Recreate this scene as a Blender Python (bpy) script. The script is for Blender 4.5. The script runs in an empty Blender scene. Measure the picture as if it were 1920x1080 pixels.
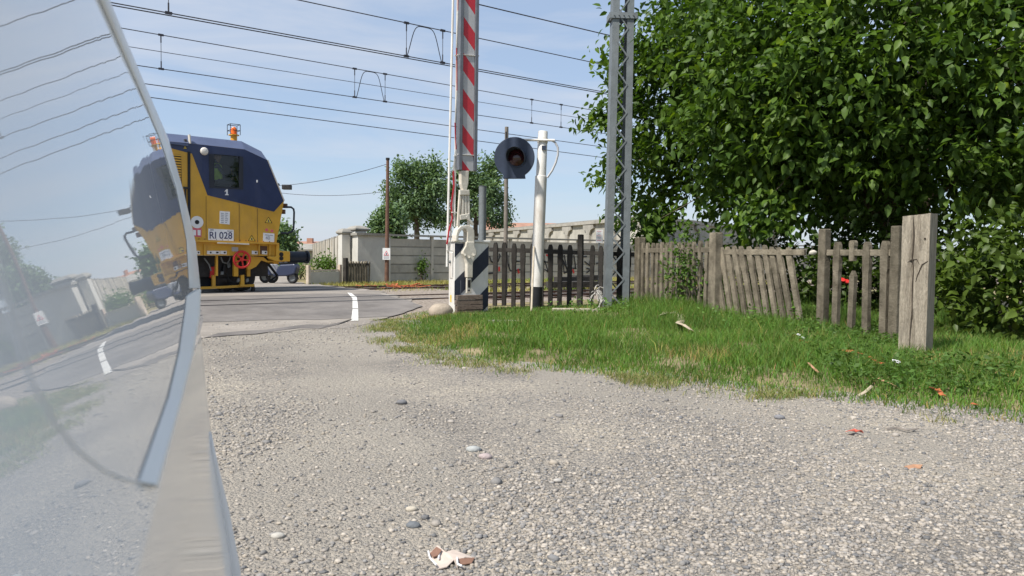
import bpy, bmesh, math, random
import numpy as np
from mathutils import Vector, Matrix
random.seed(7); rng = np.random.default_rng(7)
scn = bpy.context.scene
COL = scn.collection

# ------------------------------------------------------------------ camera
FPX, CAMZ = 1450.0, 1.2
PITCH, ROLL = math.atan(65 / 1450.0), math.radians(0.6)
fw = np.array([0, math.cos(PITCH), -math.sin(PITCH)])
r0 = np.array([1.0, 0, 0]); u0 = np.cross(r0, fw)
rt = r0 * math.cos(ROLL) + u0 * math.sin(ROLL)
up = u0 * math.cos(ROLL) - r0 * math.sin(ROLL)
CAM = np.array([0, 0, CAMZ])
cd = bpy.data.cameras.new('camera'); cam = bpy.data.objects.new('camera', cd); COL.objects.link(cam)
cd.sensor_width = 36; cd.lens = 36 * FPX / 1920; cd.clip_start = 0.01; cd.clip_end = 5000
mw = Matrix(((rt[0], up[0], -fw[0], 0), (rt[1], up[1], -fw[1], 0), (rt[2], up[2], -fw[2], CAMZ), (0, 0, 0, 1)))
cam.matrix_world = mw
cd.dof.use_dof = True; cd.dof.focus_distance = 14.0; cd.dof.aperture_fstop = 9.0
scn.camera = cam

# ------------------------------------------------------------------ light
SUN_AZ = math.atan2(-0.75, -0.66); SUN_EL = math.radians(52)
sdir = Vector((math.sin(SUN_AZ) * math.cos(SUN_EL), math.cos(SUN_AZ) * math.cos(SUN_EL), math.sin(SUN_EL)))
world = bpy.data.worlds.new('World'); scn.world = world; world.use_nodes = True
nt = world.node_tree; nt.nodes.clear()
def wn(t, **k):
    n = nt.nodes.new(t)
    for a, b in k.items(): setattr(n, a, b)
    return n
wo = wn('ShaderNodeOutputWorld'); bg = wn('ShaderNodeBackground'); sky = wn('ShaderNodeTexSky')
sky.sky_type = 'NISHITA'; sky.sun_disc = False; sky.sun_elevation = SUN_EL; sky.sun_rotation = SUN_AZ
sky.air_density = 1.0; sky.dust_density = 0.55; sky.ozone_density = 2.0
tc = wn('ShaderNodeTexCoord'); mp = wn('ShaderNodeMapping'); mp.inputs['Scale'].default_value = (1.6, 1.6, 9.0)
mp.inputs['Location'].default_value = (0.35, 0.1, 0.62)
nz = wn('ShaderNodeTexNoise'); nz.inputs['Scale'].default_value = 2.1; nz.inputs['Detail'].default_value = 7; nz.inputs['Roughness'].default_value = 0.55
nz.inputs['Distortion'].default_value = 0.5
rp = wn('ShaderNodeValToRGB'); rp.color_ramp.elements[0].position = 0.4; rp.color_ramp.elements[1].position = 0.8
rp.color_ramp.elements[0].color = (0.0, 0.0, 0.0, 1); rp.color_ramp.elements[1].color = (0.8, 0.8, 0.8, 1)
mx = wn('ShaderNodeMix', data_type='RGBA')
mx.inputs['B'].default_value = (4.7, 4.95, 5.5, 1)      # thin high cloud, same units as the sky node
nt.links.new(tc.outputs['Generated'], mp.inputs['Vector']); nt.links.new(mp.outputs['Vector'], nz.inputs['Vector'])
nt.links.new(nz.outputs['Fac'], rp.inputs['Fac']); nt.links.new(rp.outputs['Color'], mx.inputs['Factor'])
veil = wn('ShaderNodeMix', data_type='RGBA'); veil.inputs['Factor'].default_value = 0.62; veil.inputs['B'].default_value = (3.15, 3.95, 5.3, 1)
nt.links.new(sky.outputs['Color'], veil.inputs['A']); nt.links.new(veil.outputs['Result'], mx.inputs['A']); nt.links.new(mx.outputs['Result'], bg.inputs['Color'])
bg.inputs['Strength'].default_value = 0.10
nt.links.new(bg.outputs['Background'], wo.inputs['Surface'])
sl = bpy.data.lights.new('sun', 'SUN'); sl.energy = 4.1; sl.angle = math.radians(2.5); sl.color = (1.0, 0.95, 0.87)
so = bpy.data.objects.new('sun', sl); COL.objects.link(so); so.rotation_euler = (-sdir).to_track_quat('-Z', 'Y').to_euler()
so.location = (-20, -20, 40)
vs = scn.view_settings
vs.view_transform = 'Standard'; vs.look = 'None'; vs.gamma = 1; vs.exposure = 0.6; vs.use_curve_mapping = False
scn.cycles.max_bounces = 6

# ------------------------------------------------------------------ measuring helpers
def ray(x, y): return fw + rt * ((x - 960) / FPX) + up * ((540 - y) / FPX)
def ground(x, y, z=0.0):
    d = ray(x, y); return CAM + d * ((z - CAMZ) / d[2])
def depth(x, y, Y):
    d = ray(x, y); return CAM + d * (Y / d[1])
def onplane(x, y, p, n):
    d = ray(x, y); return CAM + d * (np.dot(np.array(p, float) - CAM, n) / np.dot(d, n))
Z = np.array([0, 0, 1.0])
TA = math.radians(51.72)
U = np.array([math.sin(TA), math.cos(TA), 0.0])        # along the tracks, to the right
N = np.array([-U[1], U[0], 0.0])                        # away from the viewer, across the tracks
D = -N

# ------------------------------------------------------------------ materials
MATS = {}
def mat(name, col, rough=0.75, var=0.25, scale=6.0, bump=0.15, bscale=40.0, metal=0.0, col2=None, spec=0.4, coat=0.0,
        rand=0.0, stretch=(1, 1, 1), attr=None, translucent=0.0, dirt=None, dirt_amt=0.45, emis=None):
    if name in MATS: return MATS[name]
    m = bpy.data.materials.new(name); m.use_nodes = True; t = m.node_tree; n = t.nodes; L = t.links
    b = n['Principled BSDF']; out = n['Material Output']
    b.inputs['Roughness'].default_value = rough; b.inputs['Metallic'].default_value = metal
    b.inputs['Specular IOR Level'].default_value = spec; b.inputs['Coat Weight'].default_value = coat
    co = n.new('ShaderNodeTexCoord'); mpp = n.new('ShaderNodeMapping'); mpp.inputs['Scale'].default_value = stretch
    L.new(co.outputs['Object'], mpp.inputs['Vector'])
    oi = n.new('ShaderNodeObjectInfo'); va = n.new('ShaderNodeVectorMath'); va.operation = 'MULTIPLY_ADD'
    L.new(oi.outputs['Random'], va.inputs[0]); va.inputs[1].default_value = (31, 17, 23); L.new(mpp.outputs['Vector'], va.inputs[2])
    vec = va.outputs['Vector']
    ns = n.new('ShaderNodeTexNoise'); ns.inputs['Scale'].default_value = scale; ns.inputs['Detail'].default_value = 8; ns.inputs['Roughness'].default_value = 0.65
    L.new(vec, ns.inputs['Vector'])
    ramp = n.new('ShaderNodeValToRGB'); ramp.color_ramp.elements[0].position = 0.3; ramp.color_ramp.elements[1].position = 0.7
    c = np.array(col[:3]); c2 = np.array(col2) if col2 is not None else c
    ramp.color_ramp.elements[0].color = (*(c * (1 - var)), 1); ramp.color_ramp.elements[1].color = (*np.minimum(c2 * (1 + var), 0.95), 1)
    L.new(ns.outputs['Fac'], ramp.inputs['Fac'])
    colout = ramp.outputs['Color']
    if attr:
        at = n.new('ShaderNodeAttribute'); at.attribute_name = attr
        mm = n.new('ShaderNodeMix'); mm.data_type = 'RGBA'; mm.blend_type = 'MULTIPLY'; mm.inputs['Factor'].default_value = 1
        L.new(colout, mm.inputs['A']); L.new(at.outputs['Color'], mm.inputs['B']); colout = mm.outputs['Result']
    if rand:
        hs = n.new('ShaderNodeHueSaturation'); mr = n.new('ShaderNodeMapRange')
        mr.inputs['To Min'].default_value = 1 - rand; mr.inputs['To Max'].default_value = 1 + rand
        L.new(oi.outputs['Random'], mr.inputs['Value']); L.new(mr.outputs['Result'], hs.inputs['Value']); L.new(colout, hs.inputs['Color'])
        colout = hs.outputs['Color']
    if dirt is not None:
        n2 = n.new('ShaderNodeTexNoise'); n2.inputs['Scale'].default_value = scale * 0.45; n2.inputs['Detail'].default_value = 9; n2.inputs['Roughness'].default_value = 0.75
        m2 = n.new('ShaderNodeMapping'); m2.inputs['Scale'].default_value = (1, 1, 0.35); L.new(vec, m2.inputs['Vector']); L.new(m2.outputs['Vector'], n2.inputs['Vector'])
        r2 = n.new('ShaderNodeValToRGB'); r2.color_ramp.elements[0].position = 0.48; r2.color_ramp.elements[1].position = 0.68
        r2.color_ramp.elements[1].color = (dirt_amt, dirt_amt, dirt_amt, 1)
        L.new(n2.outputs['Fac'], r2.inputs['Fac'])
        m3 = n.new('ShaderNodeMix'); m3.data_type = 'RGBA'; L.new(r2.outputs['Color'], m3.inputs['Factor']); L.new(colout, m3.inputs['A'])
        m3.inputs['B'].default_value = (*dirt, 1); colout = m3.outputs['Result']
    L.new(colout, b.inputs['Base Color'])
    if bump:
        nb = n.new('ShaderNodeTexNoise'); nb.inputs['Scale'].default_value = bscale; nb.inputs['Detail'].default_value = 6
        L.new(vec, nb.inputs['Vector'])
        bp = n.new('ShaderNodeBump'); bp.inputs['Strength'].default_value = bump; bp.inputs['Distance'].default_value = 0.02
        L.new(nb.outputs['Fac'], bp.inputs['Height']); L.new(bp.outputs['Normal'], b.inputs['Normal'])
    if translucent:
        tr = n.new('ShaderNodeBsdfTranslucent'); ms = n.new('ShaderNodeMixShader'); ms.inputs['Fac'].default_value = translucent
        tl = n.new('ShaderNodeMix'); tl.data_type = 'RGBA'; tl.blend_type = 'MULTIPLY'; tl.inputs['Factor'].default_value = 1
        L.new(colout, tl.inputs['A']); tl.inputs['B'].default_value = (1.25, 1.35, 0.55, 1); L.new(tl.outputs['Result'], tr.inputs['Color'])
        L.new(b.outputs['BSDF'], ms.inputs[1]); L.new(tr.outputs['BSDF'], ms.inputs[2]); L.new(ms.outputs['Shader'], out.inputs['Surface'])
    MATS[name] = m
    return m

m_concrete = mat('weathered_concrete', (0.15, 0.128, 0.095), 0.95, 0.4, 5, 0.6, 45, rand=0.22, dirt=(0.05, 0.044, 0.03), dirt_amt=0.65, col2=(0.19, 0.165, 0.125), spec=0.15)
m_concrete_dk = mat('dark_grey_concrete', (0.042, 0.038, 0.034), 0.95, 0.4, 6, 0.5, 45, spec=0.15, rand=0.18, dirt=(0.03, 0.028, 0.024), dirt_amt=0.5)  # concrete in a much darker grey
m_wood = mat('grey_sleeper_wood', (0.35, 0.305, 0.24), 0.9, 0.35, 5, 0.9, 30, stretch=(6, 6, 0.7), dirt=(0.13, 0.1, 0.07), dirt_amt=0.5)
m_oldwood = mat('brown_plank_wood', (0.13, 0.10, 0.08), 0.9, 0.4, 8, 0.6, 40, stretch=(1, 5, 5), rand=0.3)
m_white = mat('white_enamel', (0.7, 0.68, 0.64), 0.55, 0.08, 4, 0.1, 30, dirt=(0.36, 0.27, 0.18), dirt_amt=0.55)
m_cream = mat('cream_cast_paint', (0.62, 0.58, 0.5), 0.55, 0.12, 7, 0.15, 30, dirt=(0.3, 0.24, 0.16), dirt_amt=0.45)
m_navy = mat('navy_paint', (0.016, 0.028, 0.085), 0.42, 0.15, 2, 0.03, 20, coat=0.25, spec=0.5)
m_stripe = mat('dark_blue_stripe', (0.017, 0.022, 0.042), 0.5, 0.2, 6, 0.06, 30, dirt=(0.08, 0.08, 0.08), dirt_amt=0.25)
m_yellow = mat('yellow_paint', (0.60, 0.335, 0.035), 0.45, 0.10, 1.5, 0.04, 12, coat=0.15, dirt=(0.36, 0.2, 0.06), dirt_amt=0.45)
m_roofblue = mat('roof_slate_blue', (0.075, 0.095, 0.165), 0.5, 0.12, 3, 0.04, 20, coat=0.1)
m_black = mat('black_rubber', (0.012, 0.013, 0.016), 0.6, 0.3, 6, 0.15, 30)
m_darkmetal = mat('dark_greasy_metal', (0.022, 0.021, 0.022), 0.55, 0.5, 9, 0.3, 30, metal=0.2, dirt=(0.07, 0.05, 0.03), dirt_amt=0.5)
m_bufblue = mat('blue_black_buffer', (0.012, 0.018, 0.03), 0.45, 0.3, 6, 0.1, 30)
m_red = mat('red_paint', (0.55, 0.03, 0.025), 0.45, 0.15, 6, 0.06, 30, rand=0.1)
m_redfade = mat('red_reflective_sheet', (0.50, 0.03, 0.045), 0.5, 0.12, 4, 0.04, 20, dirt=(0.3, 0.1, 0.1), dirt_amt=0.2)
m_greysheet = mat('pale_grey_sheet', (0.44, 0.44, 0.45), 0.5, 0.08, 4, 0.04, 20, dirt=(0.3, 0.3, 0.3), dirt_amt=0.3)
m_alu = mat('grey_side_rail', (0.15, 0.16, 0.18), 0.5, 0.2, 6, 0.08, 30, metal=0.3)
m_galv = mat('galvanised_steel', (0.18, 0.2, 0.21), 0.55, 0.2, 5, 0.12, 25, metal=0.25, dirt=(0.17, 0.17, 0.16), dirt_amt=0.4)
m_lampdisc = mat('slate_lamp_housing', (0.03, 0.042, 0.072), 0.5, 0.2, 4, 0.06, 20)
m_lens = mat('dark_red_lens', (0.035, 0.006, 0.01), 0.15, 0.2, 10, 0.1, 60, coat=0.5)  # red darkened to hold the shade under the hood
m_orange = mat('orange_beacon', (0.85, 0.16, 0.02), 0.25, 0.1, 10, 0.05, 40)
m_wire = mat('dark_copper_wire', (0.05, 0.05, 0.062), 0.6, 0.2, 5, 0, 10)
m_sticker = mat('white_sticker', (0.74, 0.74, 0.74), 0.45, 0.05, 5, 0.0, 20)
m_ink = mat('blue_black_ink', (0.04, 0.04, 0.11), 0.6, 0.1, 5, 0.0, 20)
m_inkpale = mat('grey_ink', (0.32, 0.33, 0.38), 0.6, 0.1, 5, 0.0, 20)
m_pink = mat('red_label_print', (0.6, 0.12, 0.16), 0.5, 0.1, 5, 0, 20)
m_signyel = mat('warning_yellow', (0.7, 0.5, 0.06), 0.5, 0.1, 5, 0, 20)
m_plaster = mat('white_plaster', (0.56, 0.545, 0.50), 0.9, 0.10, 1.2, 0.12, 25, dirt=(0.33, 0.31, 0.27), dirt_amt=0.5)
m_panel = mat('cast_panel_concrete', (0.5, 0.465, 0.4), 0.92, 0.16, 1.4, 0.25, 20, rand=0.08, dirt=(0.2, 0.19, 0.165), dirt_amt=0.55)
m_panel_dk = mat('panel_joint_concrete', (0.3, 0.285, 0.25), 0.92, 0.2, 2, 0.25, 20, dirt=(0.12, 0.115, 0.1), dirt_amt=0.5)
m_facade = mat('stained_render', (0.42, 0.4, 0.35), 0.92, 0.3, 0.5, 0.2, 8, dirt=(0.2, 0.19, 0.165), dirt_amt=0.7)
m_terra = mat('terracotta_roof', (0.36, 0.20, 0.14), 0.85, 0.2, 1.5, 0.2, 12)
m_ruststeel = mat('rusty_brown_steel', (0.14, 0.075, 0.05), 0.8, 0.35, 8, 0.3, 40)
m_greypole = mat('dull_brown_grey_pole', (0.2, 0.175, 0.15), 0.8, 0.3, 5, 0.2, 40)
m_bark = mat('bark', (0.13, 0.10, 0.075), 0.95, 0.35, 6, 0.8, 20, stretch=(3, 3, 0.8))
m_rock = mat('boulder_stone', (0.34, 0.285, 0.225), 0.95, 0.25, 5, 0.8, 18)
m_glass_dk = None

# ------------------------------------------------------------------ mesh helpers
BASE = {}
def V3(p): return np.array([float(p[0]), float(p[1]), float(p[2])])
def frame(axis):
    a = V3(axis); a = a / np.linalg.norm(a)
    h = np.array([0, 0, 1.0]) if abs(a[2]) < 0.9 else np.array([1.0, 0, 0])
    x = np.cross(h, a); x /= np.linalg.norm(x); return x, np.cross(a, x), a
class MB:
    def __init__(s): s.v = []; s.f = []
    def add(s, vs, fs):
        o = len(s.v); s.v += [V3(p) for p in vs]; s.f += [tuple(i + o for i in f) for f in fs]; return s
    def obox(s, c, ax, ay, az, sx, sy, sz):
        c = V3(c); ax = V3(ax) * sx / 2; ay = V3(ay) * sy / 2; az = V3(az) * sz / 2
        vs = [c + i * ax + j * ay + k * az for i in (-1, 1) for j in (-1, 1) for k in (-1, 1)]
        return s.add(vs, [(0, 1, 3, 2), (4, 6, 7, 5), (0, 4, 5, 1), (2, 3, 7, 6), (0, 2, 6, 4), (1, 5, 7, 3)])
    def box(s, c, sx, sy, sz, rz=0.0):
        ax = (math.cos(rz), math.sin(rz), 0); ay = (-math.sin(rz), math.cos(rz), 0)
        return s.obox(c, ax, ay, (0, 0, 1), sx, sy, sz)
    def bar(s, a, b, w, t, upv=(0, 0, 1)):
        a = V3(a); b = V3(b); d = b - a; L = np.linalg.norm(d); d = d / L
        x = np.cross(d, V3(upv)); nx = np.linalg.norm(x)
        x = frame(d)[0] if nx < 1e-6 else x / nx
        y = np.cross(x, d); return s.obox((a + b) / 2, d, x, y, L, w, t)
    def cyl(s, a, b, ra, rb=None, n=12, cap=True):
        rb = ra if rb is None else rb; a = V3(a); b = V3(b); x, y, _ = frame(b - a)
        vs = []
        for c, r in ((a, ra), (b, rb)):
            for i in range(n):
                t = 2 * math.pi * i / n; vs.append(c + x * r * math.cos(t) + y * r * math.sin(t))
        fs = [(i, (i + 1) % n, n + (i + 1) % n, n + i) for i in range(n)]
        if cap: fs += [tuple(range(n - 1, -1, -1)), tuple(range(n, 2 * n))]
        return s.add(vs, fs)
    def tube(s, pts, r, n=6, closed=False):
        pts = [V3(p) for p in pts]; m = len(pts); rr = r if hasattr(r, '__len__') else [r] * m
        x = None; vs = []
        for i in range(m):
            d = pts[(i + 1) % m] - pts[i - 1] if closed else pts[min(i + 1, m - 1)] - pts[max(i - 1, 0)]
            d = d / (np.linalg.norm(d) + 1e-9)
            if x is None: x = frame(d)[0]
            x = x - d * np.dot(x, d); x /= np.linalg.norm(x) + 1e-9; y = np.cross(d, x)
            for k in range(n):
                t = 2 * math.pi * k / n; vs.append(pts[i] + rr[i] * (x * math.cos(t) + y * math.sin(t)))
        fs = []
        for i in range(m if closed else m - 1):
            j = (i + 1) % m
            for k in range(n): fs.append((i * n + k, i * n + (k + 1) % n, j * n + (k + 1) % n, j * n + k))
        if not closed: fs += [tuple(range(n - 1, -1, -1)), tuple((m - 1) * n + k for k in range(n))]
        return s.add(vs, fs)
    def prism(s, poly, off):
        """poly: world points of a flat outline; off: extrusion vector"""
        n = len(poly); off = V3(off); p = [V3(q) for q in poly]
        return s.add(p + [q + off for q in p], [tuple(range(n)), tuple(range(2 * n - 1, n - 1, -1))] + [(i, i + n, (i + 1) % n + n, (i + 1) % n) for i in range(n)])
    def lathe(s, prof, o, axis, n=20):
        x, y, a = frame(axis); o = V3(o); vs = []; m = len(prof)
        for (r, h) in prof:
            for k in range(n):
                t = 2 * math.pi * k / n; vs.append(o + a * h + r * (x * math.cos(t) + y * math.sin(t)))
        fs = [(i * n + k, i * n + (k + 1) % n, (i + 1) * n + (k + 1) % n, (i + 1) * n + k) for i in range(m - 1) for k in range(n)]
        fs += [tuple(range(n - 1, -1, -1)), tuple((m - 1) * n + k for k in range(n))]
        return s.add(vs, fs)
    def torus(s, c, axis, R, r, n=28, k=8):
        x, y, a = frame(axis); c = V3(c)
        return s.tube([c + R * (x * math.cos(2 * math.pi * i / n) + y * math.sin(2 * math.pi * i / n)) for i in range(n)], r, k, True)
    def mesh(s, name, off=(0, 0, 0), smooth=False):
        me = bpy.data.meshes.new(name); o = V3(off)
        me.from_pydata([tuple(p - o) for p in s.v], [], s.f)
        bm = bmesh.new(); bm.from_mesh(me); bmesh.ops.recalc_face_normals(bm, faces=bm.faces); bm.to_mesh(me); bm.free()
        if smooth:
            for p in me.polygons: p.use_smooth = True
        return me
    def build(s, name, material, parent=None, smooth=False, bev=0.0, loc=None):
        b = BASE[parent] if parent is not None else (V3(loc) if loc is not None else np.zeros(3))
        me = s.mesh(name, b, smooth); o = bpy.data.objects.new(name, me); COL.objects.link(o)
        me.materials.append(material)
        if parent is not None: o.parent = parent
        else: o.location = tuple(b)
        BASE[o] = b
        if bev:
            md = o.modifiers.new('bevel', 'BEVEL'); md.width = bev; md.segments = 2; md.limit_method = 'ANGLE'; md.angle_limit = math.radians(40)
        if smooth == 'auto' or (smooth and bev == 0 and smooth != 'full'):
            try: me.set_sharp_from_angle(angle=math.radians(38))
            except Exception: pass
        return o
def tag(o, label=None, cat=None, group=None, kind=None):
    if label: o['label'] = label
    if cat: o['category'] = cat
    if group: o['group'] = group
    if kind: o['kind'] = kind
    return o
def thing(name, loc, label, cat, group=None):
    o = bpy.data.objects.new(name, None); COL.objects.link(o); o.location = tuple(float(c) for c in loc); o.empty_display_size = 0.2
    BASE[o] = V3(loc); return tag(o, label, cat, group)
def place(me, name, parent, loc, rot=None, scale=None):
    o = bpy.data.objects.new(name, me); COL.objects.link(o); o.parent = parent
    o.location = tuple(V3(loc) - BASE[parent])
    if rot is not None: o.rotation_euler = rot
    if scale is not None: o.scale = scale
    BASE[o] = V3(loc); return o
def npmesh(name, verts, faces, material, parent=None, cols=None, loc=None, smooth=True):
    """verts (n,3), faces (m,k) arrays of one polygon size; cols per vertex (n,3)"""
    b = BASE[parent] if parent is not None else (V3(loc) if loc is not None else np.zeros(3))
    me = bpy.data.meshes.new(name); verts = np.asarray(verts, np.float32) - b.astype(np.float32); faces = np.asarray(faces, np.int32)
    m, k = faces.shape
    me.vertices.add(len(verts)); me.vertices.foreach_set('co', verts.ravel())
    me.loops.add(m * k); me.loops.foreach_set('vertex_index', faces.ravel())
    me.polygons.add(m); me.polygons.foreach_set('loop_start', np.arange(0, m * k, k, dtype=np.int32)); me.polygons.foreach_set('loop_total', np.full(m, k, np.int32))
    me.update(calc_edges=True)
    if cols is not None:
        a = me.color_attributes.new('Col', 'FLOAT_COLOR', 'POINT')
        c4 = np.ones((len(verts), 4), np.float32); c4[:, :3] = cols; a.data.foreach_set('color', c4.ravel())
    if smooth: me.polygons.foreach_set('use_smooth', np.ones(m, bool))
    me.materials.append(material); me.validate()
    o = bpy.data.objects.new(name, me); COL.objects.link(o)
    if parent is not None: o.parent = parent
    else: o.location = tuple(b)
    BASE[o] = b; return o
def clip(poly, a, b, c):
    """keep the part of a 2D polygon where a*x+b*y<=c"""
    out = []
    for i in range(len(poly)):
        p, q = poly[i - 1], poly[i]; dp = a * p[0] + b * p[1] - c; dq = a * q[0] + b * q[1] - c
        if (dp <= 0) != (dq <= 0):
            t = dp / (dp - dq); out.append((p[0] + t * (q[0] - p[0]), p[1] + t * (q[1] - p[1])))
        if dq <= 0: out.append(q)
    return out
def text_mesh(name, body, origin, xdir, ydir, height, material, parent, align='CENTER', thick=0.002, squeeze=1.0):
    cu = bpy.data.curves.new(name, 'FONT'); cu.body = body; cu.size = 1.0; cu.align_x = align; cu.align_y = 'CENTER'; cu.extrude = 0.0; cu.offset = 0.012
    ob = bpy.data.objects.new(name, cu); COL.objects.link(ob)
    dg = bpy.context.evaluated_depsgraph_get(); dg.update()
    me = bpy.data.meshes.new_from_object(ob.evaluated_get(dg)); bpy.data.objects.remove(ob); bpy.data.curves.remove(cu)
    x = V3(xdir); x /= np.linalg.norm(x); y = V3(ydir); y /= np.linalg.norm(y); k = height / 0.7
    b = BASE[parent]
    for v in me.vertices:
        w = V3(origin) + x * v.co[0] * k * squeeze + y * v.co[1] * k - b; v.co = tuple(w)
    me.name = name; me.materials.clear(); me.materials.append(material)
    o = bpy.data.objects.new(name, me); COL.objects.link(o); o.parent = parent; BASE[o] = b
    return o

# value noise for terrain / outlines
_pt = rng.random((64, 64))
def vnoise(x, y):
    x = np.asarray(x, float); y = np.asarray(y, float)
    xi = np.floor(x).astype(int); yi = np.floor(y).astype(int); fx = x - xi; fy = y - yi
    fx = fx * fx * (3 - 2 * fx); fy = fy * fy * (3 - 2 * fy)
    g = lambda i, j: _pt[i % 64, j % 64]
    return (g(xi, yi) * (1 - fx) + g(xi + 1, yi) * fx) * (1 - fy) + (g(xi, yi + 1) * (1 - fx) + g(xi + 1, yi + 1) * fx) * fy
def fbm(x, y, o=4):
    s = 0; a = 0.5
    for k in range(o): s = s + a * vnoise(np.asarray(x) * 2 ** k + 13 * k, np.asarray(y) * 2 ** k + 7 * k); a *= 0.5
    return s

# ------------------------------------------------------------------ ground
def nodes_mat(name):
    m = bpy.data.materials.new(name); m.use_nodes = True
    return m, m.node_tree.nodes, m.node_tree.links, m.node_tree.nodes['Principled BSDF']
def ramp_node(n, stops):
    r = n.new('ShaderNodeValToRGB'); e = r.color_ramp.elements
    while len(e) < len(stops): e.new(0.5)
    for k, (p, c) in enumerate(stops): e[k].position = p; e[k].color = (*c, 1)
    return r
def gravel_material():
    m, n, L, b = nodes_mat('crushed_gravel'); b.inputs['Roughness'].default_value = 0.93; b.inputs['Specular IOR Level'].default_value = 0.25
    co = n.new('ShaderNodeTexCoord')
    big = n.new('ShaderNodeTexNoise'); big.inputs['Scale'].default_value = 0.55; big.inputs['Detail'].default_value = 6
    L.new(co.outputs['Object'], big.inputs['Vector'])
    rb = ramp_node(n, [(0.33, (0.235, 0.218, 0.196)), (0.5, (0.315, 0.29, 0.255)), (0.68, (0.41, 0.372, 0.31))]); L.new(big.outputs['Fac'], rb.inputs['Fac'])
    vo = n.new('ShaderNodeTexVoronoi'); vo.inputs['Scale'].default_value = 58; L.new(co.outputs['Object'], vo.inputs['Vector'])
    hs = n.new('ShaderNodeSeparateColor'); L.new(vo.outputs['Color'], hs.inputs['Color'])
    rv = ramp_node(n, [(0.0, (0.5, 0.52, 0.55)), (0.25, (0.85, 0.85, 0.86)), (0.6, (1.05, 1.02, 1.0)), (0.9, (1.35, 1.28, 1.18)), (1.0, (1.7, 1.66, 1.6))])
    L.new(hs.outputs['Red'], rv.inputs['Fac'])
    mu = n.new('ShaderNodeMix'); mu.data_type = 'RGBA'; mu.blend_type = 'MULTIPLY'; mu.inputs['Factor'].default_value = 0.85
    L.new(rb.outputs['Color'], mu.inputs['A']); L.new(rv.outputs['Color'], mu.inputs['B']); at = n.new('ShaderNodeAttribute'); at.attribute_name = 'Col'
    dust = n.new('ShaderNodeMix'); dust.data_type = 'RGBA'; sm_ = n.new('ShaderNodeMath'); sm_.operation = 'MULTIPLY'; sm_.inputs[1].default_value = 0.6
    L.new(at.outputs['Fac'], sm_.inputs[0]); L.new(sm_.outputs['Value'], dust.inputs['Factor']); L.new(mu.outputs['Result'], dust.inputs['A'])
    dn_ = n.new('ShaderNodeTexNoise'); dn_.inputs['Scale'].default_value = 35; dn_.inputs['Detail'].default_value = 8; dn_.inputs['Roughness'].default_value = 0.75; L.new(co.outputs['Object'], dn_.inputs['Vector'])
    dr_ = ramp_node(n, [(0.3, (0.27, 0.245, 0.21)), (0.7, (0.43, 0.39, 0.33))]); L.new(dn_.outputs['Fac'], dr_.inputs['Fac']); L.new(dr_.outputs['Color'], dust.inputs['B'])
    L.new(dust.outputs['Result'], b.inputs['Base Color'])
    fine = n.new('ShaderNodeTexNoise'); fine.inputs['Scale'].default_value = 150; fine.inputs['Detail'].default_value = 3; L.new(co.outputs['Object'], fine.inputs['Vector'])
    ad = n.new('ShaderNodeMath'); ad.operation = 'MULTIPLY_ADD'; ad.inputs[1].default_value = -1.0
    L.new(vo.outputs['Distance'], ad.inputs[0]); L.new(fine.outputs['Fac'], ad.inputs[2])
    bp = n.new('ShaderNodeBump'); bp.inputs['Strength'].default_value = 0.9; bp.inputs['Distance'].default_value = 0.016
    L.new(ad.outputs['Value'], bp.inputs['Height']); L.new(bp.outputs['Normal'], b.inputs['Normal'])
    return m
m_gravel = gravel_material()
m_soil = mat('dry_soil_and_thatch', (0.20, 0.155, 0.085), 0.95, 0.35, 2.2, 0.6, 30, col2=(0.25, 0.2, 0.115), dirt=(0.07, 0.085, 0.03), dirt_amt=0.6)
m_field = mat('dry_field_grass', (0.20, 0.165, 0.075), 0.95, 0.3, 0.35, 0.6, 6, col2=(0.25, 0.2, 0.1), dirt=(0.085, 0.115, 0.035), dirt_amt=0.75)
m_asphalt = mat('worn_pale_asphalt', (0.29, 0.262, 0.232), 1.0, 0.2, 1.0, 0.6, 60, spec=0.08, dirt=(0.17, 0.155, 0.14), dirt_amt=0.6)
m_asphalt2 = mat('patched_grey_asphalt', (0.195, 0.18, 0.168), 1.0, 0.25, 1.3, 0.6, 60, spec=0.08, dirt=(0.1, 0.096, 0.098), dirt_amt=0.6)
m_paint = mat('worn_road_paint', (0.68, 0.67, 0.63), 0.8, 0.08, 9, 0.3, 60, dirt=(0.3, 0.28, 0.26), dirt_amt=0.45)
m_ballast = mat('rusty_ballast', (0.20, 0.15, 0.115), 0.95, 0.5, 14, 0.9, 35, col2=(0.28, 0.24, 0.2))

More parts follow.
